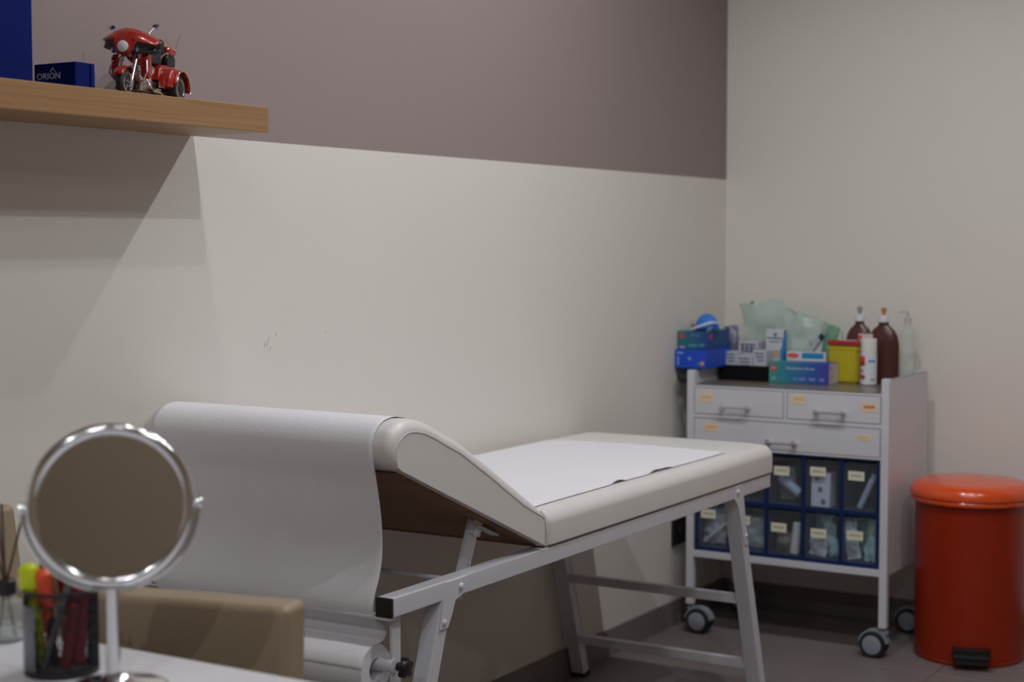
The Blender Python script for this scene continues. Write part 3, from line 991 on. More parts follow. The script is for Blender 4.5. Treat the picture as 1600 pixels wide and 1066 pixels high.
for row, (za, zb) in enumerate(((RZa + .0125, .4235), (.4385, RZb - .0085))):
    for k in range(5):
        xa_ = RX0 + PT * k + (.0125 if k == 0 else .0065)
        xb_ = RX0 + PT * (k + 1) - (.0125 if k == 4 else .0065)
        b = MB()
        yf = RY0 + .004
        b.box(xa_, xb_, yf, yf + .0015, za, zb - .004)
        b.box(xa_, xa_ + .0012, yf + .0015, RY1 - .02, za, zb - .03)
        b.box(xb_ - .0012, xb_, yf + .0015, RY1 - .02, za, zb - .03)
        b.box(xa_ + .0012, xb_ - .0012, yf + .0015, RY1 - .02, za, za + .0012)
        b.box(xa_ + .01, xb_ - .01, yf - .003, yf, zb - .010, zb - .006)
        o = b.done('bin', CLEAR, rk, smooth=0)
        BINS[(k, row)] = (xa_, xb_, yf + .0015, za + .0012, zb)
        lx, lw, lz = label_pos[(k, row)]
        b = MB(); b.box(xa_ + lx, xa_ + lx + .050, yf - .0006, yf - .0001, za + lz + .030, za + lz + .058)
        b.done('label', LABELM, o)


def pouch(name, cx, cy, cz, wd, ht, th, m, rot=(0, 0, 0), seed=0, amp=.006, label=None, cat='pouch', group=None, parent=None, nm='body', contents=None):
    """flat sealed packet, slightly inflated and crumpled; stands in its local xz plane, base at cz"""
    b = MB()
    N = 14
    R = Matrix.Rotation(rot[2], 3, 'Z') @ Matrix.Rotation(rot[1], 3, 'Y') @ Matrix.Rotation(rot[0], 3, 'X')
    for sgn in (-1, 1):
        def f(u, v, sgn=sgn):
            x, z = (u - .5) * wd, v * ht
            e = max(0, math.sin(PI * min(max((u - .06) / .88, 0), 1))) ** .6 * max(0, math.sin(PI * min(max((v - .05) / .9, 0), 1))) ** .6
            cr = noise.noise(Vector((x * 40, z * 40, seed + sgn * 2))) * amp + noise.noise(Vector((x * 14, z * 14, seed * 1.3))) * amp * 1.6
            y = sgn * (th / 2 * e) + cr
            edge = noise.noise(Vector((u * 5, v * 5, seed + 9))) * amp * 1.2
            p = R @ Vector((x + edge, y, z + edge))
            return (cx + p.x, cy + p.y, cz + p.z)
        b.grid(f, N, N)
    bmesh.ops.remove_doubles(b.bm, verts=b.bm.verts, dist=.0004)
    zmin = min(v.co.z for v in b.bm.verts)
    for v in b.bm.verts:
        v.co.z += cz - zmin
    if parent is not None:
        return b.done(nm, m, parent, smooth=50)
    o = b.done(name, m, None, smooth=50)
    return tag(o, label, cat, group)


GREENP = mat('pale_green_packet', srgb(170, 200, 190), .5, bump=.2, bscale=60)
WHITEP = mat('white_packet', srgb(215, 215, 218), .55, bump=.2, bscale=60)
BLUEP = mat('pale_blue_packet', srgb(175, 190, 205), .5, bump=.2, bscale=60)
GREYP = mat('grey_rubber_item', srgb(70, 66, 64), .6)


def rollpack(name, a, b_, r, m, label, cat, group=None):
    bb_ = MB()
    a, b_ = Vector(a), Vector(b_)
    d = (b_ - a).normalized()
    bb_.tube([a, a + d * .003, a.lerp(b_, .5), b_ - d * .003, b_], [r * .8, r, r * 1.03, r, r * .8], 16)
    o = bb_.done(name, m)
    return tag(o, label, cat, group)


# lower row contents, left to right
x0_, x1_, y0_, z0_, z1_ = BINS[(0, 0)]
pouch('packet', (x0_ + x1_) / 2 - .012, y0_ + .045, z0_, .075, .115, .02, WHITEP, seed=1, label='white packet with grey print in lower row, leftmost clear bin', cat='packet')
pouch('packet', (x0_ + x1_) / 2 + .016, y0_ + .082, z0_, .060, .110, .014, BLUEP, seed=2, label='bluish packet standing behind the white one, leftmost lower bin', cat='packet')
rollpack('applicator_stick', (x0_ + .012, y0_ + .014, z0_ + .012), (x1_ - .010, y0_ + .018, z0_ + .080), .0035, WCARD, 'thin white stick lying diagonally behind the leftmost lower bin front', 'stick')
x0_, x1_, y0_, z0_, z1_ = BINS[(1, 0)]
pouch('packet', (x0_ + x1_) / 2, y0_ + .045, z0_, .09, .10, .03, POUCHW, seed=3, label='milky plastic packet in second lower bin, beside the couch leg', cat='packet')
pouch('packet', (x0_ + x1_) / 2 + .01, y0_ + .105, z0_, .08, .12, .02, WHITEP, seed=4, label='white packet at the back of the second lower bin', cat='packet')
x0_, x1_, y0_, z0_, z1_ = BINS[(2, 0)]
rollpack('bandage_roll', (x1_ - .030, y0_ + .022, z0_ + .001), (x1_ - .020, y0_ + .026, z0_ + .100), .015, mat('cream_bandage', srgb(222, 214, 205), .8, bump=.2, bscale=200), 'upright cream bandage roll at right in the middle lower bin', 'bandage')
pouch('packet', x0_ + .036, y0_ + .050, z0_, .055, .060, .03, mat('brown_white_packet', srgb(150, 138, 126), .6, var=.4, vscale=60), seed=5, label='crumpled grey brown packet under the label of the middle lower bin', cat='packet')
x0_, x1_, y0_, z0_, z1_ = BINS[(3, 0)]
pouch('packet', x0_ + .035, y0_ + .022, z0_, .056, .060, .012, WHITEP, (0, .05, 0), seed=6, label='small shiny white packet under the label of fourth lower bin', cat='packet')
pouch('packet', x0_ + .045, y0_ + .065, z0_, .060, .135, .014, BLUEP, (0, -.04, .1), seed=7, label='tall pale blue packet at back of the fourth lower bin', cat='packet')
pouch('packet', x1_ - .024, y0_ + .034, z0_, .034, .125, .012, GREENP, (0, -.20, .2), seed=8, label='narrow greenish packet leaning at right in fourth lower bin', cat='packet')
x0_, x1_, y0_, z0_, z1_ = BINS[(4, 0)]
pouch('packet', x0_ + .028, y0_ + .026, z0_, .045, .118, .014, WHITEP, (0, -.16, 0), seed=9, label='white packet leaning left in the rightmost lower bin', cat='packet')
pouch('packet', x0_ + .055, y0_ + .066, z0_, .080, .130, .022, mat('mint_packet', srgb(120, 175, 155), .5, bump=.2, bscale=60), seed=10, label='mint green packet filling the rightmost lower bin', cat='packet')
pouch('packet', x1_ - .026, y0_ + .030, z0_, .040, .125, .016, GREENP, (0, .10, 0), seed=11, label='pale green packet at right edge of the rightmost lower bin', cat='packet')
# upper row contents
x0_, x1_, y0_, z0_, z1_ = BINS[(2, 1)]
rollpack('tubing_pack', (x0_ + .022, y0_ + .04, z0_ + .076), (x1_ - .014, y0_ + .03, z0_ + .030), .0155, BLUEP, 'pale blue wrapped roll lying slantwise in upper bin beside couch corner', 'roll')
pouch('packet', x0_ + .03, y0_ + .085, z0_, .05, .105, .016, WHITEP, seed=12, label='white packet at back of upper bin beside couch corner', cat='packet')
x0_, x1_, y0_, z0_, z1_ = BINS[(3, 1)]
for j, (dz, hh, lb) in enumerate(((0, .036, 'bottom white carton of the stack in fourth upper bin'), (.0365, .034, 'middle white carton of the stack in fourth upper bin'), (.071, .032, 'top white carton of the stack in fourth upper bin'))):
    ct = thing('carton', lb, 'carton', (x0_ + .04, y0_ + .035, z0_ + dz))
    b = MB(); b.box(x0_ + .014, x0_ + .074, y0_ + .008 + j * .001, y0_ + .065, z0_ + dz, z0_ + dz + hh, bev=.001); b.done('body', WCARD, ct)
    b = MB(); b.box(x0_ + .046 - j * .01, x0_ + .060 - j * .01, y0_ + .0074 + j * .001, y0_ + .008 + j * .001, z0_ + dz + .008, z0_ + dz + .024); b.done('print', GREYINK, ct)
x0_, x1_, y0_, z0_, z1_ = BINS[(4, 1)]
o = rollpack('syringe_pack', (x0_ + .040, y0_ + .03, z0_ + .004), (x1_ - .016, y0_ + .03, z0_ + .108), .0095, BLUEP, 'slim wrapped syringe leaning diagonally in the rightmost upper bin', 'syringe')
b = MB()
a1, a2 = Vector((x0_ + .040, y0_ + .03, z0_ + .004)), Vector((x1_ - .016, y0_ + .03, z0_ + .108))
b.cyl(a1.lerp(a2, .80), a1.lerp(a2, .86), .0101, n=16); b.done('white_band', WCARD, o)
o.children[0]['label'] = 'white band'
x0_, x1_, y0_, z0_, z1_ = BINS[(0, 1)]

# ------------------------------------------------------------------ things on the trolley
TZ = .797
# black tray
b = MB(); tx0, tx1, ty0, ty1 = .094, .264, 4.79, 4.945
b.box(tx0, tx1, ty0, ty1, TZ, TZ + .004)
b.box(tx0, tx1, ty0, ty0 + .003, TZ + .004, TZ + .050, bev=.001)
b.box(tx0, tx1, ty1 - .003, ty1, TZ + .004, TZ + .050, bev=.001)
b.box(tx0, tx0 + .003, ty0 + .003, ty1 - .003, TZ + .004, TZ + .050)
b.box(tx1 - .003, tx1, ty0 + .003, ty1 - .003, TZ + .004, TZ + .050)
tag(b.done('tray', mat('matt_black_plastic', (.005, .005, .006), .6, spec=.15)), 'black plastic tray holding white cartons on the trolley', 'tray')

TEAL = srgb(46, 128, 132)
NAVY = srgb(48, 66, 160)
GLOVE = mat_gradient('glove_box_print', [(0, srgb(60, 150, 138)), (.35, srgb(46, 124, 160)), (.7, srgb(46, 84, 168)), (1, srgb(56, 62, 160))], 0)
GLOVE_S = mat_gradient('glove_box_print_teal', [(0, srgb(38, 120, 120)), (.5, srgb(34, 100, 130)), (1, srgb(30, 66, 140))], 0)
SIDEC = mat('glove_box_end_print', srgb(200, 196, 205), .5)


def disc(b, c, r, normal='y', n=18, th=.0004):
    b.lathe([(r, -th), (r, th)], c, n, axis=normal)


# front glove box
gb = thing('glove_box', 'teal to violet glove carton lying at the trolley front, before the tall white carton', 'box', (.37, 4.86, TZ))
b = MB(); b.box(.268, .470, 4.788, 4.872, TZ, TZ + .066, bev=.001); b.done('body', GLOVE, gb)
b = MB(); b.box(.4701, .4705, 4.789, 4.871, TZ + .001, TZ + .065); ee = b.done('end_panel', SIDEC, gb); ee['label'] = 'pale end panel'
b = MB(); disc(b, (.284, 4.7876, TZ + .046), .0105); b.done('logo', REDINK, gb)
b = MB(); b.box(.278, .291, 4.7868, 4.7872, TZ + .045, TZ + .048); b.done('logo_bar', WHITEINK, gb)
b = MB(); disc(b, (.4708, 4.803, TZ + .050), .006, 'x'); b.obox((.4708, 4.806, TZ + .022), (0, .5, .86), (0, .86, -.5), (1, 0, 0), .022, .006, .0006); b.done('end_logo', REDINK, gb)
text('Examination Gloves', .0125, WHITEINK, gb, (.326, 4.7876, TZ + .044), FRONT, sx=.95)
text('100', .010, WHITEINK, gb, (.276, 4.7876, TZ + .010), FRONT)
b = MB()
for k, (xx, ww) in enumerate(((.352, .010), (.370, .022), (.402, .022), (.438, .016))):
    b.box(xx, xx + ww, 4.7872, 4.7879, TZ + .010, TZ + .018)
b.done('print_marks', mat('faded_ink', srgb(120, 140, 200), .5), gb)

# two stacked boxes at the corner, resting on the trolley side rim and the tray edge
mk = thing('mask_box', 'bright blue carton, lower of the two stacked at the wall corner', 'box', (.06, 4.74, .8425))
b = MB(); b.box(.004, .113, 4.642, 4.835, .8425, .902, bev=.001); b.done('body', mat('bright_blue_carton', srgb(20, 76, 200), .42), mk)
b = MB(); b.box(.010, .034, 4.6412, 4.6418, .888, .895); b.box(.012, .018, 4.6412, 4.6418, .852, .880); disc(b, (.055, 4.6417, .874), .006); b.done('lettering_block', mat('pale_blue_ink', srgb(120, 160, 225), .5), mk)
b = MB(); b.box(.094, .105, 4.6412, 4.6418, .853, .865); b.done('badge', mat('peach_badge', srgb(225, 150, 130), .5), mk)
b = MB(); b.box(.083, .093, 4.6412, 4.6418, .855, .861); b.done('badge_green', mat('badge_green_ink', srgb(100, 150, 110), .5), mk)
gs = thing('glove_box', 'opened teal glove carton on top of the bright blue carton', 'box', (.06, 4.75, .902))
b = MB(); b.box(.004, .108, 4.660, 4.835, .9025, .9610, bev=.001); b.done('body', GLOVE_S, gs)
b = MB(); disc(b, (.019, 4.6597, .945), .0085); b.done('logo', REDINK, gs)
b = MB(); disc(b, (.1083, 4.685, .942), .0085, 'x'); b.done('logo', REDINK, gs)
b = MB(); b.box(.012, .028, 4.6594, 4.6598, .9045, .9125); b.done('badge', mat('pink_badge', srgb(190, 150, 180), .5), gs)
text('Nitrile', .014, mat('violet_ink', srgb(120, 130, 190), .5), gs, (.046, 4.6597, .944), FRONT)
b = MB(); b.box(.045, .072, 4.6594, 4.6598, .912, .918); b.box(.080, .098, 4.6594, 4.6598, .914, .920); b.done('print_marks', mat('teal_ink', srgb(90, 160, 170), .5), gs)
b = MB(); b.obox((.1078, 4.70, .967), (0, 1, 0), Vector((.6, 0, .8)), Vector((.8, 0, -.6)), .07, .018, .001); b.done('flap', WCARD, gs)
b = MB(); b.box(.1081, .1085, 4.72, 4.80, .918, .948); b.done('end_print', mat('dark_teal_ink', srgb(28, 84, 120), .5), gs)

# crumpled glove / grey scarf of film at right of the stack
pouch('glove_bag', .116, 4.872, TZ + .050, .045, .120, .03, mat('greyish_film', srgb(112, 116, 140), .35, bump=.3, bscale=50), (0, -.15, .4), seed=21, amp=.009, label='crumpled grey violet plastic bag beside the teal carton stack', cat='bag')
pouch('tissue', .040, 4.76, .9612, .06, .032, .05, mat('pinkish_white_tissue', srgb(190, 178, 176), .8), seed=22, amp=.010, label='crumpled pale tissue on top of the teal carton stack', cat='tissue')
# blue cap on the box stack
cp = thing('face_mask', 'bright blue cupped face mask with white edge on the teal carton', 'mask', (.085, 4.71, .961))
b = MB()
def capf(u, v):
    a = 2 * PI * u
    r = .040 * math.cos(v * PI / 2)
    return (.083 + r * math.cos(a), 4.715 + r * .8 * math.sin(a), .964 + .050 * math.sin(v * PI / 2) + .004 * noise.noise(Vector((math.cos(a) * 3, math.sin(a) * 3, v * 4))))
b.grid(capf, 28, 8, closed_u=True); b.done('shell', mat('bright_blue_fabric', srgb(40, 120, 210), .6, bump=.1, bscale=200), cp, solid=.0012)
b = MB(); b.tube([(.045, 4.668, .966), (.065, 4.664, .972), (.090, 4.664, .981), (.118, 4.672, .990), (.128, 4.70, .988)], [.003, .004, .004, .004, .003], 8); b.done('white_band', WCARD, cp)

# white cartons in the black tray
cart_specs = [(.104, .150, 4.800, 4.850, .005, .088, 'small white carton with grey print, left in the black tray', 0),
              (.152, .206, 4.796, 4.845, .005, .076, 'white carton with two lines of print, front of the black tray', 1),
              (.208, .254, 4.797, 4.850, .005, .094, 'white carton at right in the black tray, beside the tall carton', 2),
              (.130, .200, 4.860, 4.915, .005, .118, 'taller white carton behind the others in the black tray', 3)]
for (xa_, xb_, ya_, yb_, z_, h_, lb, kk) in cart_specs:
    ct = thing('carton', lb, 'carton', ((xa_ + xb_) / 2, (ya_ + yb_) / 2, TZ + z_))
    b = MB(); b.box(xa_, xb_, ya_, yb_, TZ + z_, TZ + z_ + h_, bev=.001); b.done('body', mat('pale_grey_card', srgb(190, 192, 202), .55), ct)
    b = MB()
    for q in range(3):
        b.box(xa_ + .007 + .004 * q, xb_ - .008, ya_ - .0008, ya_ - .0001, TZ + z_ + h_ - .012 - q * .011, TZ + z_ + h_ - .007 - q * .011)
    if kk == 3:
        for q in range(3):
            b.box(xa_ + .012 + q * .016, xa_ + .018 + q * .016, ya_ - .0008, ya_ - .0001, TZ + z_ + h_ - .034, TZ + z_ + h_ - .010)
    b.done('print', GREYINK, ct)

# tall white carton with blue edge
tb = thing('carton', 'tall white carton with blue flank and small dark emblem behind the glove carton', 'carton', (.249, 4.894, TZ))
TB = mat('white_blue_carton', srgb(205, 208, 214), .5)
b = MB(); b.box(.218, .280, 4.882, 4.906, TZ, TZ + .165, bev=.001)
b.done('body', TB, tb)
BLU = mat('cyan_blue_ink', srgb(20, 130, 200), .5)
b = MB(); b.prism([(.269, TZ + .05), (.2802, TZ + .05), (.2802, TZ + .138), (.275, TZ + .128), (.275, TZ + .112), (.269, TZ + .098)], 4.8812, 4.8818, axis='y'); b.done('blue_flank', BLU, tb)
b = MB(); b.box(.2801, .2805, 4.883, 4.905, TZ + .002, TZ + .163); b.done('blue_side', BLU, tb)
b = MB(); b.box(.222, .276, 4.8812, 4.8818, TZ + .134, TZ + .138); b.box(.230, .268, 4.8812, 4.8818, TZ + .123, TZ + .126)
b.box(.245, .257, 4.8812, 4.8818, TZ + .146, TZ + .152); b.box(.249, .253, 4.8812, 4.8818, TZ + .138, TZ + .147); b.done('emblem', mat('slate_ink', srgb(80, 100, 125), .5), tb)
b = MB(); b.box(.234, .268, 4.8812, 4.8818, TZ + .074, TZ + .096); b.done('sticker', mat('tan_sticker', srgb(196, 176, 150), .5), tb)

# small pharmacy carton with red oval and teal band
pc = thing('carton', 'low white carton with red oval mark and teal band behind the glove carton', 'carton', (.358, 4.892, TZ))
b = MB(); b.box(.292, .424, 4.880, 4.904, TZ, TZ + .094, bev=.001); b.done('body', WCARD, pc)
b = MB(); b.lathe([(.020, -.0004), (.020, .0004)], (.314, 4.8796, TZ + .082), 24, axis='y', sx=1, sy=.42); b.done('red_oval', mat('coral_ink', srgb(228, 92, 80), .5), pc)
b = MB(); b.box(.344, .418, 4.8792, 4.8798, TZ + .074, TZ + .092); b.done('teal_band', mat_gradient('teal_blue_band', [(0, srgb(20, 110, 205)), (.5, srgb(30, 150, 180)), (1, srgb(20, 120, 170))], 2), pc)

# green pouches
pouch('instrument_pouch', .216, 4.945, TZ, .150, .245, .020, POUCH, (0, -.16, .05), seed=31, amp=.009, label='large pale green sterile pouch with a raised corner, behind the tall carton', cat='pouch')
pouch('instrument_pouch', .280, 4.930, TZ, .165, .200, .022, POUCH, (0, .28, -.05), seed=34, amp=.011, label='wide crumpled green pouch with shiny highlight, right of the first pouch', cat='pouch')
pouch('instrument_pouch', .362, 4.950, TZ, .060, .180, .010, mat_clear('green_film_tint', srgb(160, 205, 178), .5, .15, .3, 40), (0, .34, 0), seed=37, amp=.006, label='narrow bright green pouch at right, behind the yellow sharps tub', cat='pouch')
pk = thing('syringe_pack', 'clear packed syringe with dark blue tip leaning over the low carton', 'syringe', (.37, 4.912, TZ))
b = MB(); b.tube([(.330, 4.9135, TZ + .006), (.365, 4.9135, TZ + .10), (.393, 4.9135, TZ + .138)], .0068, 12); b.done('barrel', mat('clear_grey_plastic', srgb(178, 182, 186), .25), pk)
b = MB(); b.cyl((.393, 4.9135, TZ + .138), (.402, 4.9135, TZ + .150), .0085, n=12); b.done('tip', mat('dark_blue_tip', srgb(30, 45, 85), .4), pk)
pouch('packet', .345, 4.9215, TZ, .055, .130, .008, POUCHW, (0, .22, 0), seed=41, label='milky white packet leaning behind the red oval carton', cat='packet')

# sharps container
sc = thing('sharps_container', 'yellow sharps tub with red lid beside the white spray can', 'container', (.484, 4.895, TZ))
b = MB(); b.prism([(.433, 4.876), (.535, 4.876), (.535, 4.914), (.433, 4.914)], TZ, TZ + .122, axis='z', bev=0)
for v in b.bm.verts:
    if v.co.z < TZ + .01:
        v.co.x = .484 + (v.co.x - .484) * .94
        v.co.y = 4.895 + (v.co.y - 4.895) * .93
es = [e for e in b.bm.edges]
bmesh.ops.bevel(b.bm, geom=es, offset=.006, segments=3, affect='EDGES')
b.done('tub', YELLOW, sc)
b = MB(); b.box(.4315, .5365, 4.8745, 4.9150, TZ + .106, TZ + .113, bev=.002); b.done('collar', YELLOW, sc)
b = MB(); b.box(.430, .538, 4.873, 4.9160, TZ + .121, TZ + .136, bev=.004); b.done('lid', REDLID, sc)
b = MB(); b.box(.470, .525, 4.875, 4.905, TZ + .1362, TZ + .1375, bev=.0005); b.done('lid_label', mat('pink_label', srgb(225, 190, 200), .5), sc)
b = MB(); b.cyl((.474, 4.895, TZ + .136), (.474, 4.895, TZ + .162), .0012, n=8); b.done('lid_pin', GREYP, sc)

# spray can
cn = thing('spray_can', 'slim white spray can with red and blue print at trolley front right', 'can', (.5775, 4.85, TZ))
cc = (.5775, 4.850, TZ)
b = MB(); b.lathe([(.0235, 0), (.0255, .002), (.0255, .098), (.0245, .103), (.018, .108)], cc, 32); b.done('body', mat('white_can_lacquer', srgb(214, 217, 226), .3), cn)
b = MB(); b.lathe([(.0240, .104), (.0245, .106), (.0245, .142), (.0225, .147), (.010, .148)], cc, 32); b.done('cap', mat('white_cap_plastic', srgb(224, 222, 220), .4), cn)
def on_can(a0, a1, z0, z1, m, nm):
    b = MB()
    b.grid(lambda u, v: (cc[0] + .0259 * math.cos(a0 + (a1 - a0) * u), cc[1] + .0259 * math.sin(a0 + (a1 - a0) * u), TZ + z0 + (z1 - z0) * v), 8, 1)
    b.done(nm, m, cn, solid=.0002)
on_can(math.radians(205), math.radians(262), .062, .092, REDINK, 'red_label')
on_can(math.radians(285), math.radians(335), .074, .080, BLU, 'blue_print')
on_can(math.radians(215), math.radians(262), .020, .034, mat('red_brown_ink', srgb(170, 70, 50), .5), 'red_swoosh')
on_can(math.radians(300), math.radians(330), .016, .021, GREYINK, 'small_print')
on_can(math.radians(212), math.radians(250), .042, .052, mat('pink_ink', srgb(214, 130, 130), .5), 'pink_print')
b = MB(); b.lathe([(.0262, .001), (.0262, .004)], cc, 32); b.done('bottom_rim', DCHROME, cn)


def dispenser(cx, cy, capm, label, h=1.0, wx=1.0):
    t = thing('antiseptic_bottle', label, 'bottle', (cx, cy, TZ))
    b = MB()
    # flat-shouldered oval bottle
    b.lathe([(.040, 0), (.045, .004), (.046, .10 * h), (.0455, .128 * h), (.041, .152 * h), (.031, .172 * h), (.018, .184 * h), (.015, .188 * h), (.015, .198 * h)], (cx, cy, TZ), 36, sx=wx, sy=.48)
    b.done('body', BROWNB, t)
    b = MB(); b.lathe([(.0165, .197 * h), (.0165, .216 * h), (.0145, .219 * h)], (cx, cy, TZ), 24); b.done('cap', WCARD, t)
    b = MB(); b.lathe([(.0060, .219 * h), (.0058, .230 * h), (.0085, .234 * h), (.0085, .241 * h), (.004, .244 * h)], (cx, cy, TZ), 16); b.done('spout', capm, t)
    return t


dispenser(.516, 4.9385, mat('grey_spout', srgb(150, 150, 150), .5), 'brown antiseptic bottle with grey spout behind the sharps tub', 1.0)
dispenser(.598, 4.930, mat('amber_spout', srgb(190, 130, 50), .4), 'brown antiseptic bottle with amber spout behind the spray can', .995, 1.12)
# small white jar
wj = thing('jar', 'small white jar with red mark between sharps tub and brown bottles', 'jar', (.556, 4.905, TZ))
b = MB(); b.lathe([(.018, 0), (.0195, .002), (.0195, .135), (.018, .140)], (.5475, 4.906, TZ), 24, sx=1.2, sy=.32); b.done('body', WCARD, wj)
b = MB(); b.lathe([(.0200, .1405), (.0205, .142), (.0205, .156), (.019, .158)], (.5475, 4.906, TZ), 24, sx=1.2, sy=.32); b.done('lid', mat('jar_lid', srgb(215, 190, 190), .4), wj)
b = MB(); b.box(.526, .537, 4.8990, 4.9008, TZ + .143, TZ + .153); b.done('red_mark', REDINK, wj)
# clear bottle
cb = thing('clear_bottle', 'clear plastic pump bottle, nearly empty, at the trolley right edge', 'bottle', (.672, 4.935, TZ))
b = MB(); b.lathe([(.020, 0), (.024, .004), (.024, .150), (.020, .172), (.011, .182), (.010, .196)], (.676, 4.930, TZ), 28); b.done('body', CLEARB, cb)
b = MB(); b.lathe([(.0115, .192), (.0115, .212), (.006, .214), (.005, .226)], (.676, 4.930, TZ), 20); b.beam((.676, 4.930, TZ + .228), (.650, 4.925, TZ + .226), .010, .008, (0, 1, 0), bev=.002); b.done('pump', mat('translucent_white', srgb(205, 205, 200), .4, alpha=.75), cb)

# black wall socket
ws = thing('wall_socket', 'black power socket low on the left wall beside the trolley', 'socket', (.004, 4.685, .285))
b = MB(); b.box(.0005, .010, 4.628, 4.740, .262, .345, bev=.002); b.done('frame', BLACKP, ws)
b = MB(); b.lathe([(.020, 0), (.020, .004), (.017, .0045)], (.010, 4.684, .303), 24, axis='x'); b.done('outlet', BLACKR, ws)

# ------------------------------------------------------------------ orange pedal bin
pb = thing('pedal_bin', 'orange metal pedal bin with domed lid beside the trolley', 'bin', (.925, 4.765, 0))
bc = (.928, 4.768, 0)
b = MB(); b.lathe([(.150, 0), (.158, .002), (.160, .010), (.158, .013), (.1605, .02), (.1635, .470), (.160, .478)], bc, 72); b.done('body', ORANGE, pb)
b = MB(); b.lathe([(.163, .474), (.176, .476), (.1775, .479), (.1775, .486), (.176, .488), (.160, .489)], bc, 72); b.done('rim', ORANGEL, pb)
b = MB(); b.lathe([(.170, .4895), (.1785, .491), (.180, .496), (.179, .508), (.172, .520), (.158, .530), (.148, .534), (.142, .5345), (.100, .541), (.05, .545), (.002, .546)], bc, 72); b.done('lid', ORANGEL, pb)
b = MB(); dv = Vector((.30, -.954, 0)).normalized(); sv = Vector((-dv.y, dv.x, 0)) * 1
pcn = Vector(bc) + dv * .185
b.obox(pcn + Vector((0, 0, .052)), sv, dv, (0, 0, 1), .102, .040, .020, bev=.004)
b.obox(pcn + Vector((0, 0, .034)) + dv * .004, sv, dv, (0, 0, 1), .094, .020, .026, bev=.003)
b.obox(pcn + Vector((0, 0, .018)) - dv * .02, sv, dv, (0, 0, 1), .060, .030, .012, bev=.002)
b.done('pedal', BLACKP, pb)
b = MB(); b.lathe([(.140, -.0002), (.152, 0), (.152, .006)], bc, 48); b.done('base_ring', BLACKP, pb)

# ------------------------------------------------------------------ desk in the foreground
dk = thing('desk', 'white laminate desk in the foreground at lower left', 'desk', (.9, 1.0, 0))
b = MB(); b.box(.10, 1.92, .58, 1.402, .725, .75, bev=.0015); b.done('desktop', DESKM, dk)
for xx in (.16, 1.80):
    b = MB(); b.box(xx, xx + .03, .64, 1.30, 0, .725, bev=.001); b.done('side_panel', DESKM, dk)
b = MB(); b.box(.19, 1.80, .74, .758, .35, .725); b.done('modesty_panel', DESKM, dk)


def chair(loc, rz, label, wd=.47, top=.80, dp=.42):
    t = thing('visitor_chair', label, 'chair', loc, rz)
    def L(b, n, m, par=t, **k):
        return b.done(n, m, par, 40, world=False, **k)
    # backrest: front face at local y=0, thickness towards +y; slightly wider at the bottom
    b = MB(); b.box(-wd / 2, wd / 2, 0, .060, .40, top, bev=.011, seg=4)
    for v in b.bm.verts:
        k = (top - v.co.z) / (top - .40)
        v.co.x *= .975 + .055 * k
        v.co.y += .045 * (1 - k)
    L(b, 'backrest', TAN)
    b = MB(); b.box(-wd / 2, wd / 2, -dp, -.001, .385, .455, bev=.018, seg=4); L(b, 'seat', TAN)
    for sx_ in (-1, 1):
        for yy in (-dp + .04, .015):
            b = MB(); b.beam((sx_ * (wd / 2 - .03), yy, .384), (sx_ * (wd / 2 - .03), yy, 0), .026, .026, (1, 0, 0), bev=.002); L(b, 'leg', BROWNWOOD)
    return t


chair((.735, 1.440, 0), math.radians(13), 'tan leatherette chair tucked in behind the white desk, nearer one', wd=.455, top=.791)
chair((.215, 1.62, 0), math.radians(98), 'tan leatherette chair against the left wall, further one, mostly behind the mirror', wd=.40, top=.815, dp=.27)

# ------------------------------------------------------------------ desk mirror
DZ = .75
mroot = thing('makeup_mirror', 'round chrome table mirror on a slim stand on the white desk', 'mirror', (.912, 1.266, DZ))
mc = Vector((.912, 1.266, .9565))
view = (Vector((2.2, 0, 1.25)) - mc)
nrm = Vector((view.x, view.y, 0)).normalized()
nrm = (nrm + Vector((0, 0, .06))).normalized()
sx = Vector((0, 0, 1)).cross(nrm).normalized()
ux = nrm.cross(sx)
def mp(r, a, d):
    return mc + sx * r * math.cos(a) + ux * r * math.sin(a) + nrm * d
b = MB()
prof = [(.0790, .0030), (.0800, .0055), (.0825, .0078), (.0860, .0082), (.0893, .0066), (.0915, .0030), (.0918, 0), (.0893, -.0055), (.0855, -.0075), (.0815, -.0068), (.0790, -.0035)]
N = 72
rings = [[b.bm.verts.new(mp(r, 2 * PI * k / N, d)) for k in range(N)] for r, d in prof]
for i in range(len(rings)):
    A, B = rings[i], rings[(i + 1) % len(rings)]
    for k in range(N):
        b.bm.faces.new((A[k], A[(k + 1) % N], B[(k + 1) % N], B[k]))
b.done('ring', CHROME, mroot, smooth=60)
b = MB()
r1 = [b.bm.verts.new(mp(.079, 2 * PI * k / N, .0022)) for k in range(N)]
r2 = [b.bm.verts.new(mp(.079, 2 * PI * k / N, -.0022)) for k in range(N)]
b.bm.faces.new(r1); b.bm.faces.new(list(reversed(r2)))
for k in range(N):
    b.bm.faces.new((r1[k], r2[k], r2[(k + 1) % N], r1[(k + 1) % N]))
b.done('glass', MIRROR, mroot, smooth=30)
b = MB()
b.tube([mp(.0950, PI + PI * k / 30, -.006) for k in range(31)], .0030, 10)
b.done('yoke', CHROME, mroot)
for a in (0, PI):
    b = MB(); b.cyl(mp(.088, a, 0), mp(.0985, a, 0), .0045, n=12)
    q = mp(.0965, a, 0)
    b.tube([q - sx * .004, q - sx * .002, q + sx * .002, q + sx * .004], [.004, .0068, .0068, .004], 14); b.done('pivot_knob', CHROME, mroot)
bx, by = mc.x, mc.y
bot = mp(.0950, 1.5 * PI, -.006)
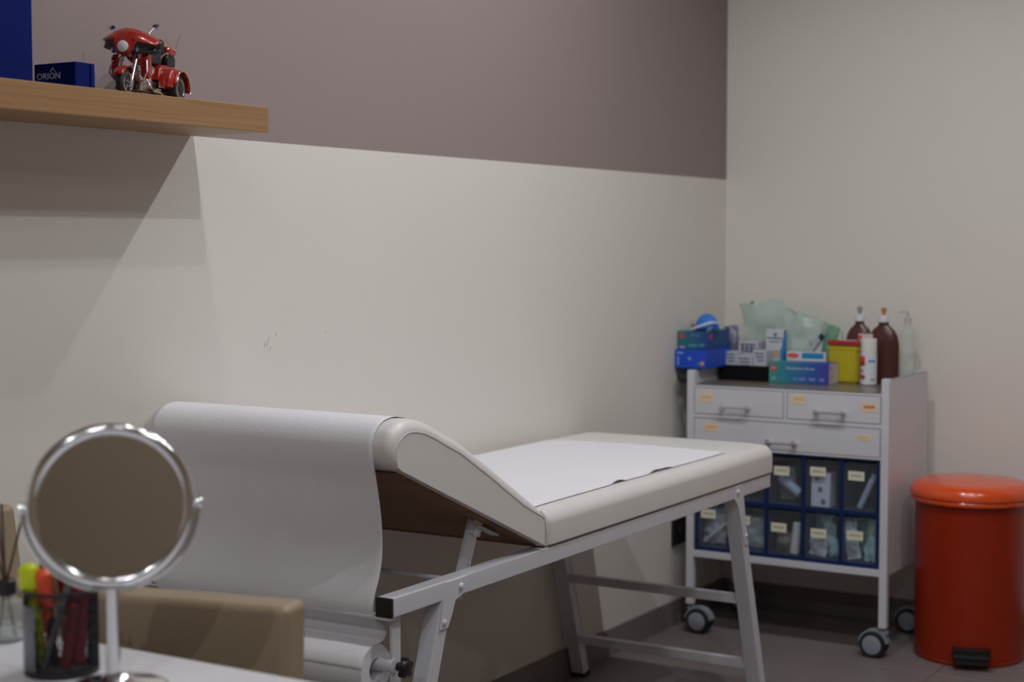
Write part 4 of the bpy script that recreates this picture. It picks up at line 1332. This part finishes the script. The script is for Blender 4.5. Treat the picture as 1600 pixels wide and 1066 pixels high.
b = MB(); b.tube([(bot.x, bot.y, bot.z + .002), (bot.x, bot.y, .80), (bx, by, .762), (bx, by, .754)], [.0074, .0074, .0082, .010], 20); b.done('stem', CHROME, mroot)
b = MB(); b.lathe([(.055, DZ), (.0565, DZ + .003), (.050, DZ + .006), (.020, DZ + .010), (.011, DZ + .018)], (bx + .006, by, 0), 56)
b.lathe([(.009, DZ + .002), (.009, DZ + .006)], (bx + .03, by - .03, 0), 16); b.done('base', CHROME, mroot)

# ------------------------------------------------------------------ pen cup
CUPC = Vector((.809, 1.286, DZ))
CR, CH = .0415, .098
cup = thing('pen_cup', 'black wire mesh pen cup full of pens on the desk', 'cup', CUPC)
DARKM = mat('dark_mesh_wire', (.03, .03, .035), .4, metal=.6)
b = MB()
b.tube([(CUPC.x + CR * math.cos(2 * PI * k / 48), CUPC.y + CR * math.sin(2 * PI * k / 48), DZ + CH) for k in range(48)], .0022, 8, closed=True); b.done('rim', DARKM, cup)
b = MB(); b.lathe([(CR, 0), (CR + .001, .001), (CR + .001, .007), (CR - .001, .007), (CR - .002, .002), (.001, .0018)], (CUPC.x, CUPC.y, DZ), 48, cap=False); b.done('base', DARKM, cup)
b = MB()
for k in range(60):
    a = 2 * PI * k / 60
    for s in (-1, 1):
        a2 = a + s * .35
        b.tube([(CUPC.x + CR * math.cos(a + (a2 - a) * t), CUPC.y + CR * math.sin(a + (a2 - a) * t), DZ + .005 + (CH - .006) * t) for t in (0, .5, 1)], .00062, 3, cap=False)
m_ = b.done('mesh_wall', DARKM, cup); m_['kind'] = 'stuff'
b = MB(); b.grid(lambda u, v: (CUPC.x + (CR + .0012) * math.cos(math.radians(213 + 60 * u)), CUPC.y + (CR + .0012) * math.sin(math.radians(213 + 60 * u)), DZ + .008 + .075 * v), 8, 2)
lp = b.done('label_plate', mat('grey_label_plate', srgb(120, 122, 132), .4), cup, solid=.0006)
CUPR = Vector((.855, .518, 0))     # direction across the cup as seen from the chair side
CUPD = Vector((-.518, .855, 0))


def pen(name, lat, dep, top_lat, top_dep, ztop, r, m, capm, label, capfrac=.72, cat='pen', rtop=None):
    foot = CUPC + CUPR * lat + CUPD * dep + Vector((0, 0, .0035 + r))
    tip = CUPC + CUPR * top_lat + CUPD * top_dep + Vector((0, 0, ztop))
    t = thing(name, label, cat, foot)
    d = tip - foot
    b = MB(); b.tube([foot, foot + d * .04, foot + d * capfrac], [r * .6, r, r], 14); b.done('barrel', m, t)
    rt = rtop or r * 1.12
    b = MB(); b.tube([foot + d * capfrac, foot + d * (capfrac + .02), foot + d * .96, tip], [r, rt, rt * .95, rt * .5], 14); b.done('cap', capm, t)
    return t


LIME = mat('lime_plastic', srgb(205, 222, 20), .4)
ORN = mat('coral_orange_plastic', srgb(240, 90, 55), .4)
MRED = mat('dark_red_plastic', srgb(130, 12, 22), .4)
CRIM = mat('crimson_plastic', srgb(150, 14, 44), .4)
PENCIL = mat('pencil_wood', srgb(196, 174, 138), .6)
GREYPL = mat('grey_plastic', srgb(120, 122, 128), .4)
pen('highlighter', -.022, -.004, -.036, -.006, .128, .0065, LIME, LIME, 'chunky lime yellow highlighter leaning at cup left', .74, 'pen', .0125)
pen('marker', -.012, .010, -.018, -.012, .122, .0060, ORN, ORN, 'coral orange marker beside the lime highlighter', .60, 'pen', .0095)
pen('marker', -.004, -.012, -.026, .014, .148, .0045, BLACKP, BLACKP, 'black pen sticking up highest in the cup', .7)
pen('pencil', .004, .012, -.014, .006, .146, .0036, PENCIL, PENCIL, 'plain wooden pencil in the mesh cup', .9, 'pencil', .0036)
pen('marker', .012, .020, .003, .004, .128, .0070, MRED, MRED, 'dark red marker in the middle of the cup', .62, 'pen', .0100)
pen('marker', .022, -.012, .028, -.010, .104, .0080, CRIM, CRIM, 'short crimson marker at the right inside the cup', .7, 'pen', .0088)
pen('marker', -.016, -.022, .014, .000, .118, .0040, GREYPL, GREYPL, 'slim grey pen leaning diagonally across the cup', .7)
pen('marker', .010, -.025, .022, -.024, .085, .0065, MRED, MRED, 'short dark red pen low in the cup front', .7)
pen('marker', .033, .006, .034, .008, .090, .0050, mat('navy_plastic', srgb(25, 35, 60), .4), BLACKP, 'short navy pen at the right wall of the cup', .7)

# ------------------------------------------------------------------ reed diffuser
DC = Vector((.640, 1.352, DZ))
df = thing('reed_diffuser', 'clear glass reed diffuser with black collar at the left desk edge', 'diffuser', DC)
GLASS = mat_clear('clear_glass', (.90, .93, .93), .22, .05)
b = MB(); b.lathe([(.020, 0), (.0225, .003), (.0225, .040), (.019, .050), (.010, .056), (.010, .064)], DC, 32); b.done('bottle', GLASS, df)
b = MB(); b.lathe([(.0185, .004), (.0205, .006), (.0205, .020), (.0195, .021)], DC, 32); b.done('liquid', mat_clear('diffuser_oil', (.85, .86, .84), .3, .1), df)
b = MB(); b.lathe([(.0105, .058), (.013, .060), (.013, .076), (.011, .078), (.004, .078)], DC, 28); b.done('collar', BLACKP, df)
REED = mat('brown_reed', srgb(84, 66, 54), .7)
for (l0, d0, l1, d1, z1) in ((.010, 0, -.004, .002, .172), (-.012, .004, .026, -.002, .168), (.014, -.006, -.012, .006, .165), (-.006, -.01, -.03, .01, .160)):
    a = DC + CUPR * l0 + CUPD * d0 + Vector((0, 0, .006))
    m2 = DC + Vector((0, 0, .075)) + CUPR * (l1 * .05)
    c = DC + CUPR * l1 + CUPD * d1 + Vector((0, 0, z1))
    b = MB(); b.tube([a, m2, c], .0017, 8); b.done('reed', REED, df)
